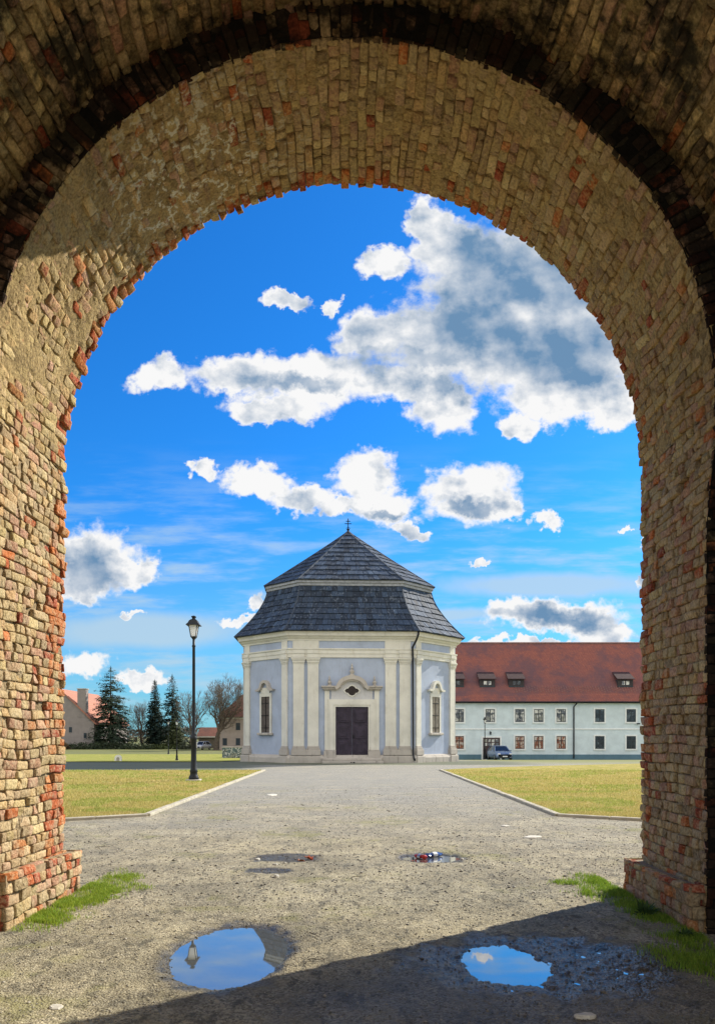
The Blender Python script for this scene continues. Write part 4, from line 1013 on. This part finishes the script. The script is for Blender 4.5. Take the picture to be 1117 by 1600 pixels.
# low painted concrete wall
def graffiti():
    m, t, p = newmat('painted_concrete'); o = t.obj(); x, y, z = t.sep(o)
    q = t.v('ADD', o, t.scale(t.noise(o, 2.2, 3, .5, col=True), (.6, .6, .6)))
    e = t.vor(q, 1.6, 'DISTANCE_TO_EDGE'); c = t.mix(t.ramp(e, .05, .09), (.55, .56, .52), (.12, .17, .17))
    c = t.mix(t.ramp(t.noise(o, 1.4, 4, .6), .5, .58), c, (.26, .27, .22)); c = t.mix(t.ramp(t.vor(q, 2.9, 'DISTANCE_TO_EDGE'), .07, .03), c, (.03, .04, .045))
    t.put(p.inputs['Base Color'], c); p.inputs['Roughness'].default_value = .9; return m
GW_ = empty('concrete_wall', (-15.6, 88, -.95), 0, 'low grey green concrete wall covered in paint scrawls left of the chapel', 'wall')
m = MB(); m.bev(0, 7.5, 0, .35, -.1, 1.25, .02); m.build('wall_panel', graffiti(), GW_); m = MB(); m.bev(-.04, 7.54, -.04, .39, 1.25, 1.36, .02); m.build('coping', M_STONE, GW_)
# small arched marker
MS = empty('arched_marker', (-15.8, 49.6, tz(49.6)), R_(8), 'small white arched marker stone alone on the far left lawn', 'marker')
m = MB(); m.prism([(-.23, -.05), (.23, -.05), (.23, .22)] + arcpts(0, .22, .23, .23, 0, 180, 10)[1:-1] + [(-.23, .22)], -.08, .08); m.build('marker_stone', plain('white_stone', (.75, .74, .68), .8, var=.1), MS)
m = MB(); m.prism([(-.10, .02), (.10, .02), (.10, .2)] + arcpts(0, .2, .10, .1, 0, 180, 8)[1:-1] + [(-.10, .2)], -.086, -.07); m.build('marker_recess', plain('grey_recess', (.35, .33, .28), .9), MS)
# ------------------------------------------------------------------ vehicles
def car(name, loc, rz, paint, label, h=1.5, L=4.3, wid=1.8, lights='head'):
    C_ = empty(name, loc, rz, label, 'car'); hw = wid / 2
    # stations along y (front at -L/2 towards viewer): (y, z_low, z_belt, half width)
    stn = [(-L / 2, .30, .62, hw * .80), (-L / 2 + .10, .22, .78, hw * .93), (-L / 2 + .5, .20, .88, hw * .99), (-L / 2 + 1.1, .20, .98, hw), (0, .20, .98, hw), (L / 2 - .8, .20, 1.0, hw), (L / 2 - .2, .22, .98, hw * .96), (L / 2, .32, .80, hw * .86)]
    v, f = [], []
    for (y, a, b, w_) in stn:
        prof = [(-w_ * .92, a), (-w_, a + .14), (-w_, b - .22), (-w_ * .95, b - .05), (-w_ * .80, b), (0, b + .02), (w_ * .80, b), (w_ * .95, b - .05), (w_, b - .22), (w_, a + .14), (w_ * .92, a)]
        v += [(x, y, z) for x, z in prof]
    n = 11
    for i in range(len(stn) - 1):
        for k in range(n): f.append((i * n + k, i * n + (k + 1) % n, (i + 1) * n + (k + 1) % n, (i + 1) * n + k))
    f += [tuple(range(n)), tuple((len(stn) - 1) * n + k for k in range(n))[::-1]]
    M_P = plain(name + '_paint', paint, .25, .3, var=.03, spec=.6)
    MB().add(v, f).build('body', M_P, C_, True)
    yb, yt0, yt1, ye = -L / 2 + 1.0, -L / 2 + 1.75, L / 2 - .75, L / 2 - .15
    cb = [(-hw * .86, yb, .97), (hw * .86, yb, .97), (hw * .86, ye, .97), (-hw * .86, ye, .97), (-hw * .66, yt0, h), (hw * .66, yt0, h), (hw * .66, yt1, h), (-hw * .66, yt1, h)]
    MB().add(cb, [(0, 1, 5, 4), (1, 2, 6, 5), (2, 3, 7, 6), (3, 0, 4, 7)]).build('glasshouse', plain('car_glass', (.015, .02, .03), .08, spec=.6) if 'car_glass' not in bpy.data.materials else bpy.data.materials['car_glass'], C_)
    rf = MB(); rf.bev(-hw * .68, hw * .68, yt0 - .06, yt1 + .06, h - .03, h + .035, .03)
    for sx in (-1, 1):
        for (a, b) in (((sx * hw * .86, yb, .97), (sx * hw * .66, yt0, h)), ((sx * hw * .86, ye, .97), (sx * hw * .66, yt1, h)), ((sx * hw * .87, 0.15, .97), (sx * hw * .67, .15, h))): rf.tube([a, b], .045, 6)
    rf.build('roof', M_P, C_)
    MK = plain('black_trim', (.012, .012, .014), .6) if 'black_trim' not in bpy.data.materials else bpy.data.materials['black_trim']
    g = MB(); g.bev(-hw * .55, hw * .55, -L / 2 - .02, -L / 2 + .1, .30, .48, .02); g.build('grille', MK, C_)
    pl = MB(); pl.bev(-.26, .26, -L / 2 - .045, -L / 2 + .02, .36, .47, .005); pl.build('number_plate', M_WHITE, C_)
    for sx in (-1, 1):
        a, b = sorted((sx * hw * .50, sx * hw * .86)); q = MB(); q.bev(a, b, -L / 2 - .01, -L / 2 + .3, .60, .74, .03); q.build('headlight', plain('light_lens', (.7, .72, .75), .1) if 'light_lens' not in bpy.data.materials else bpy.data.materials['light_lens'], C_)
        q = MB(); a, b = sorted((sx * hw * .98, sx * (hw + .17))); q.bev(a, b, yb + .25, yb + .42, .93, 1.07, .03); q.build('wing_mirror', M_P, C_)
        for y in (-L / 2 + .8, L / 2 - .8):
            Mx = Matrix.Translation((sx * (hw - .11), y, .32)) @ Matrix.Rotation(R_(90), 4, 'Y')
            q = MB(); q.lathe([(.22, -.115), (.32, -.10), (.33, 0), (.32, .10), (.22, .115)], 20, M=Mx); wh = q.build('wheel', MK, C_)
            q = MB(); q.lathe([(.20, -.12), (.20, .12)], 14, M=Mx); q.build('rim', plain('rim_metal', (.4, .4, .42), .35, .8) if 'rim_metal' not in bpy.data.materials else bpy.data.materials['rim_metal'], wh)
    return C_
car('parked_car', (15.75, 79.0, tz(79)), R_(4), (.20, .27, .40), 'blue grey car parked before the door of the pale blue building', 1.48)
car('parked_car', (-29.4, 144, -.95), R_(-20), (.62, .64, .66), 'white car parked far off left beside the big bare tree', 1.6, 4.2)
# ------------------------------------------------------------------ trees
M_BARK = plain('bark', (.085, .068, .05), .95, var=.3, sc=3, bump=.6, bsc=20)
M_TWIG = plain('twigs', (.115, .092, .07), .95, var=.25, sc=3)
def bare_tree(loc, H, seed, label, spread=.5, r0=.32, fork=.22, depth=7, group='bare trees left of the chapel', crown=1.0):
    T = empty('bare_tree', loc, 0, label, 'tree', group); rnd = random.Random(seed); trunk = MB(); limbs = MB(); tw = []
    def grow(p, d, L, r, lv, trunk_part):
        pts = [p]; rs_ = [r]; n = 3; q = p.copy(); dd = d.copy()
        for i in range(n):
            dd = (dd + Vector((rnd.gauss(0, .10), rnd.gauss(0, .10), rnd.gauss(0, .06) + .05))).normalized(); q = q + dd * L / n; pts.append(q.copy()); rs_.append(r * (1 - .28 * (i + 1) / n))
        if lv < 3: (trunk if trunk_part else limbs).tube(pts, rs_, 7 if lv < 2 else 5, False)
        else: limbs.tube(pts, [max(q_, .012) for q_ in rs_], 3, False)
        if lv >= depth: return
        k = rnd.choice((2, 3, 3)) if lv > 0 else 5
        for j in range(k):
            a = rnd.uniform(0, 6.28) if lv else (j * 1.57 + rnd.uniform(-.4, .4)); sp = spread * rnd.uniform(.6, 1.3)
            o = dd.orthogonal().normalized(); o.rotate(Matrix.Rotation(a, 3, dd)); nd = (dd * math.cos(sp) + o * math.sin(sp)).normalized()
            nd = (nd + Vector((0, 0, .10))).normalized()
            grow(pts[-1], nd, L * rnd.uniform(.66, .86), rs_[-1] * rnd.uniform(.58, .78), lv + 1, False)
        if lv > 0 and lv < depth - 1:   # side shoots along the branch
            for j in range(2):
                b = pts[rnd.choice((1, 2))]; a = rnd.uniform(0, 6.28); o = dd.orthogonal().normalized(); o.rotate(Matrix.Rotation(a, 3, dd)); nd = (dd * .55 + o * .8).normalized()
                grow(b, nd, L * .5, r * .38, lv + 2, False)
    L0 = H * fork; 
    grow(Vector((0, 0, -.2)), Vector((.02, 0, 1)), L0, r0, 0, True)
    trunk.tube([(0, 0, -.3), (0, 0, .25)], [r0 * 1.5, r0 * 1.05], 7, False)
    # normalise height
    zmax = max(p[2] for p in limbs.v); k = H / zmax; xm = max(abs(p[0]) for p in limbs.v); kx = crown / xm
    def S_(mb): mb.v = [(x * kx if kx * xm else x, y * kx, z * k) for x, y, z in mb.v]
    # widen less near the trunk
    S_(limbs); S_(trunk)
    trunk.build('trunk', M_BARK, T, True); limbs.build('crown', M_TWIG, T)
    return T
bare_tree((-25.2, 136, -.95), 14.6, 3, 'large spreading bare tree beside the brown roofed house', .55, .62, .22, 7, crown=7.6)
bare_tree((-45.0, 158, -.95), 10.6, 5, 'smaller bare tree between the broad spruce and the dark spruces', .45, .34, .2, 6, crown=3.8)
bare_tree((-32.5, 148, -.95), 12.0, 9, 'bare tree directly behind the tall black lamp', .45, .36, .2, 6, crown=4.6)
def conifer(loc, H, Rb, seed, label, dens=1.0, gapy=.2, power=1.0, tint=(.030, .052, .028), group='dark evergreens left of the chapel'):
    T = empty('spruce_tree', loc, 0, label, 'tree', group); rg = random.Random(seed)
    tr = MB(); tr.tube([(0, 0, -.3), (.05, 0, H * .5), (0, 0, H)], [H * .018, H * .011, .02], 7); tr.build('trunk', M_BARK, T, True)
    V_, F_, C_ = [], [], []
    for q in range(30):
        zz = H * (.93 + .07 * q / 30); w_ = .3 * (1 - q / 34); an = q * 2.4; o = len(V_); V_ += [(0, 0, zz + .25), (math.cos(an) * w_, math.sin(an) * w_, zz - .1), (math.cos(an + .7) * w_, math.sin(an + .7) * w_, zz - .15)]; F_.append((o, o + 1, o + 2)); C_ += [tint] * 3
    z = H * .03
    while z < H * .985:
        t = z / H; rad = Rb * (1 - t) ** power * (1 if t > .12 else .85 + t)
        nb = max(4, int((10 if t < .6 else 7) * dens))
        for j in range(nb):
            if rg.random() < gapy: continue
            a = rg.uniform(0, 6.283); L = max(.25, rad * rg.uniform(.62, 1.12)); droop = rg.uniform(.08, .42); up = .28 if t > .7 else .1
            ca, sa = math.cos(a), math.sin(a); nseg = max(3, int(L / .30)); 
            for i in range(nseg):
                f0 = (i + .4) / nseg; r = L * f0; zz = z - droop * r * f0 + up * r * (.6 if f0 > .7 else .3)
                cl = (.75 if f0 > .2 else .5) * (1.15 - .6 * f0) * min(1, .3 + 2.2 * (1 - t))
                for q in range(4):
                    px = ca * r + rg.gauss(0, .16); py = sa * r + rg.gauss(0, .16); pz = zz + rg.gauss(0, .10)
                    w_ = cl * rg.uniform(.45, 1.0); an = a + rg.uniform(-1.1, 1.1); dxx, dyy = math.cos(an), math.sin(an)
                    o = len(V_)
                    V_ += [(px, py, pz), (px + dxx * w_ - dyy * w_ * .20, py + dyy * w_ + dxx * w_ * .20, pz - w_ * rg.uniform(.05, .55)), (px + dxx * w_ * .9 + dyy * w_ * .25, py + dyy * w_ * .9 - dxx * w_ * .25, pz - w_ * rg.uniform(.1, .7))]
                    F_.append((o, o + 1, o + 2)); g = rg.uniform(.6, 1.5); C_ += [(tint[0] * g, tint[1] * g, tint[2] * g)] * 3
        z += H * rg.uniform(.018, .030)
    o = mesh_np('crown', V_, np.array(F_), M_NEED, T, cols=np.array(C_)); return T
M_NEED, t, p = newmat('needles'); t.put(p.inputs['Base Color'], t.attr('tint')); p.inputs['Roughness'].default_value = .7
conifer((-50.0, 152, -.95), 17.2, 5.9, 1, 'broad open spruce beside the salmon roofed house', 1.8, .38, .56, (.032, .052, .030))
conifer((-42.2, 157, -.95), 14.8, 3.1, 2, 'narrow dense spruce, shorter of the pair left of the tall lamp', 1.5, .04, .8, (.018, .036, .026))
conifer((-38.0, 155, -.95), 15.8, 4.2, 4, 'dark spruce, taller of the pair left of the tall lamp', 1.1, .16, .72, (.022, .040, .026))
conifer((-36.2, 150, -.95), 6.4, 2.6, 6, 'low olive conifer at the right foot of the dark spruces', 1.2, .1, .7, (.06, .075, .03))
def bush(name, loc, rx, ry, h, seed, label, cat, tint, n=900, kind=None):
    rg = np.random.default_rng(seed); u = rg.random(n) * 6.283; q = rg.random(n) ** .5; zz = rg.random(n) ** .8
    hh = h * np.sqrt(np.clip(1 - q * q, .05, 1)) * (1 + .35 * fbm(np.cos(u) * q * 3, np.sin(u) * q * 3, seed, 2))
    P = np.stack([rx * q * np.cos(u), ry * q * np.sin(u), hh * zz], 1); s = .16 + .16 * rg.random(n)
    A = P[:, None, :] + (rg.random((n, 3, 3)) - .5) * 2 * s[:, None, None]
    C = np.array(tint)[None] * (.55 + .95 * rg.random((n, 1))); V_ = A.reshape(-1, 3)
    o = mesh_np(name, V_, np.arange(n * 3).reshape(-1, 3), M_NEED, None, cols=np.repeat(C, 3, 0)); o.location = loc
    if kind: tag(o, label, cat, kind=kind)
    else: tag(o, label, cat)
    return o
bush('hedge', (-49.5, 148, -.95), 11, 2, 1.5, 31, 'dark low hedge under the broad open spruce', 'hedge', (.03, .045, .02), 3500)
bush('hedge', (-38.5, 149, -.95), 5.5, 2, 1.0, 32, 'low green hedge at the foot of the dark spruces', 'hedge', (.06, .08, .025), 1800)
bush('shrub', (-58.0, 146, -.95), 2.0, 1.2, 1.6, 33, 'small brown shrub before the grey gable wall', 'shrub', (.10, .065, .03), 500)
bush('shrub', (-33.4, 147, -.95), 1.6, 1.2, 1.9, 34, 'dark green shrub just right of the tall lamp', 'shrub', (.03, .04, .02), 500)
# far-off woodland behind everything
def woods():
    rg = np.random.default_rng(77); n = 26000
    X = -330 + 660 * rg.random(n); Hh = 4.5 + 4.5 * (fbm(X * .05, 0 * X, 3., 3) + .5); Z = Hh * rg.random(n) ** .7; Y = 300 + 25 * rg.random(n)
    s = .5 + .7 * rg.random(n); P = np.stack([X, Y, Z - .95], 1)[:, None, :] + (rg.random((n, 3, 3)) - .5) * 2 * s[:, None, None]
    C = np.array([[.095, .082, .062]]) * (.6 + .8 * rg.random((n, 1)))
    o = mesh_np('distant_woods', P.reshape(-1, 3), np.arange(n * 3).reshape(-1, 3), M_NEED, cols=np.repeat(C, 3, 0)); tag(o, 'far-off brownish winter woodland along the horizon', 'woods', kind='stuff')
woods()
# ------------------------------------------------------------------ small things on the ground
def stone(name, x, y, sx, sy, sz, mat, label, cat, seed, group=None, rz=0):
    rnd = random.Random(seed); m = MB(); n = 9
    ring = [(math.cos(6.283 * k / n) * rnd.uniform(.75, 1.1), math.sin(6.283 * k / n) * rnd.uniform(.75, 1.1)) for k in range(n)]
    vs = [(a * sx, b * sy, -.01) for a, b in ring] + [(a * sx * .97, b * sy * .97, sz * .6) for a, b in ring] + [(a * sx * .75 + rnd.gauss(0, .04) * sx, b * sy * .75, sz * rnd.uniform(.85, 1.1)) for a, b in ring]
    fs = [(i * n + k, i * n + (k + 1) % n, (i + 1) * n + (k + 1) % n, (i + 1) * n + k) for i in range(2) for k in range(n)] + [tuple(2 * n + k for k in range(n))]
    m.add(vs, fs); z = float(gheight(np.array([x]), np.array([y]))[0][0]); o = m.build(name, mat); o.location = (x, y, z); o.rotation_euler = (0, 0, rz)
    return tag(o, label, cat, group)
def px(X, Y_): d = HC * F_PX / (Y_ - 1151.0); return ((X - 551.0) / F_PX * d, d)
M_PALE = plain('pale_stone', (.55, .52, .44), .85, var=.15, sc=20)
for i, (X, Y_, sx, sy, sz, lb) in enumerate([(425, 1243, .16, .30, .02, 'flat pale stone far along the path left of the middle'), (832, 1309, .17, .13, .02, 'flat pale slab in the gravel right of the path'),
        (790, 1292, .10, .10, .02, 'small pale stone near the kerb of the right lawn'), (88, 1575, .055, .045, .012, 'flat pale stone in the gravel at the lower left corner'),
        (430, 1352, .035, .03, .02, 'small white stone at the edge of the left damp hollow'), (402, 1342, .045, .03, .015, 'white pebble left of the left damp hollow'),
        (432, 1372, .04, .03, .03, 'white stone on the nearer small damp hollow'), (722, 1343, .03, .03, .02, 'white pebble at the right end of the small far puddle'), (915, 1590, .07, .04, .02, 'pale flat stone in the shade at the bottom right')]):
    x, y = px(X, Y_); stone('flat_stone' if sz <= .02 else 'small_stone', x, y, sx, sy, sz, M_PALE, lb, 'stone', 50 + i, rz=i * .8)
def crumple(name, x, y, L, r, mat, label, cat, seed, rz, parts=()):
    z = float(gheight(np.array([x]), np.array([y]))[0][0]); E_ = empty(name, (x, y, max(z, WL) + r * .6), rz, label, cat); rnd = random.Random(seed)
    m = MB(); Mx = Matrix.Rotation(R_(90), 4, 'Y')
    pr = [(r * .5, -L / 2), (r, -L / 2 + .02), (r * rnd.uniform(.6, .9), -L * .2), (r * rnd.uniform(.85, 1.05), 0), (r * .9, L * .2), (r * .8, L * .32), (r * .35, L * .43), (r * .35, L / 2)]
    m.lathe(pr, 10, M=Mx); m.v = [(a + rnd.gauss(0, r * .10), b * 1.1 + rnd.gauss(0, r * .1), c * .72 + rnd.gauss(0, r * .08)) for a, b, c in m.v]
    m.build(parts[0], mat, E_); m = MB(); m.lathe([(r * 1.06, -L * .12), (r * 1.06, L * .12)], 10, M=Mx); m.v = [(a, b * 1.1, c * .76) for a, b, c in m.v]; m.build(parts[1], parts[2], E_)
x, y = px(678, 1337); crumple('drink_bottle', x, y, .26, .045, plain('blue_plastic', (.05, .12, .35), .3), 'crushed blue plastic bottle lying in the small far puddle', 'bottle', 3, .5, ('bottle_body', 'bottle_label', M_WHITE))
x, y = px(657, 1340); crumple('drink_can', x, y, .20, .045, plain('red_can', (.50, .045, .03), .35), 'red crushed can left of the blue bottle in the puddle', 'can', 4, 2.3, ('can_body', 'can_band', plain('silver_band', (.5, .5, .5), .3, .8)))
def leaf(x, y, s, col, label, seed):
    rnd = random.Random(seed); m = MB(); pts = [(0, -1), (.35, -.5), (.7, -.4), (.5, 0), (.65, .5), (.2, .5), (0, 1), (-.25, .45), (-.6, .5), (-.5, 0), (-.7, -.4), (-.3, -.5)]
    vs = [(a * s, b * s, abs(a) * s * .5 + rnd.uniform(0, .2) * s) for a, b in pts] + [(0, 0, .02 * s)]; n = len(pts)
    up = [(a, b, c + .003) for a, b, c in vs]
    m.add(vs + up, [(k, (k + 1) % n, n) for k in range(n)] + [(n + 1 + (k + 1) % n, n + 1 + k, 2 * n + 1) for k in range(n)] + [(k, n + 1 + k, n + 1 + (k + 1) % n, (k + 1) % n) for k in range(n)])
    z = float(gheight(np.array([x]), np.array([y]))[0][0]); o = m.build('fallen_leaf', plain('leaf_%d' % seed, col, .7)); o.location = (x, y, z + .008); o.rotation_euler = (.2, .1, seed); tag(o, label, 'leaf')
x, y = px(482, 1343); leaf(x, y, .085, (.42, .10, .035), 'large rust red leaf right of the left damp hollow', 1)
x, y = px(470, 1347); leaf(x, y, .06, (.30, .11, .05), 'brown leaf beside the rust red leaf', 2)
x, y = px(645, 1345); leaf(x, y, .05, (.45, .12, .06), 'small reddish leaf at the left end of the small far puddle', 3)
def twig(x, y, L, rz, label, seed):
    rnd = random.Random(seed); m = MB(); pts = [(-L / 2 + L * i / 5, rnd.gauss(0, L * .03), .004 + rnd.random() * .008) for i in range(6)]; m.tube(pts, [.004, .0038, .0035, .003, .0025, .0015], 5)
    a = Vector(pts[2]); m.tube([a, a + Vector((L * .12, L * .12, .01)), a + Vector((L * .2, L * .16, .004))], [.0025, .002, .001], 4)
    z = float(gheight(np.array([x]), np.array([y]))[0][0]); o = m.build('fallen_twig', M_BARK); o.location = (x, y, z + .006); o.rotation_euler = (0, 0, rz); tag(o, label, 'twig')
for i, (X, Y_, L, rz, lb) in enumerate([(428, 1487, .20, .1, 'thin dark twig at the right rim of the big puddle'), (492, 1465, .14, -.9, 'short twig upper right of the big puddle'), (495, 1504, .13, .2, 'short dark twig right of the big puddle near the shadow'),
        (885, 1398, .12, .4, 'small dark twig in the gravel left of the right grass strip'), (160, 1325, .22, .0, 'thin twig on the mossy gravel before the left lawn'), (560, 1372, .2, .5, 'thin twig in the sunny gravel in the middle')]):
    x, y = px(X, Y_); twig(x, y, L, rz, lb, 80 + i)
def weed(x, y, h, seed, label):
    rnd = random.Random(seed); m = MB()
    for k in range(46):
        a = rnd.uniform(0, 6.28); l = h * rnd.uniform(.35, 1); e = rnd.uniform(.35, 1.25); d = Vector((math.cos(a) * math.cos(e), math.sin(a) * math.cos(e), math.sin(e))); b = Vector((rnd.gauss(0, h * .12), rnd.gauss(0, h * .12), 0)); s = d.cross(Vector((0, 0, 1))).normalized() * l * .11
        m.add([b, b + d * l * .5 + s, b + d * l * .5 - s, b + d * l + Vector((0, 0, -.02))], [(0, 1, 3, 2)])
    z = float(gheight(np.array([x]), np.array([y]))[0][0]); o = m.build('weed_plant', plain('weed_leaf_%d' % seed, (.05, .10, .025), .7)); o.location = (x, y, z); tag(o, label, 'plant')
x, y = px(1012, 1432); weed(x - .02, y, .19, 1, 'dark leafy weed against the foot of the right pier')
x, y = px(1080, 1466); weed(x - .05, y, .13, 2, 'small weed at the near corner of the right pier')
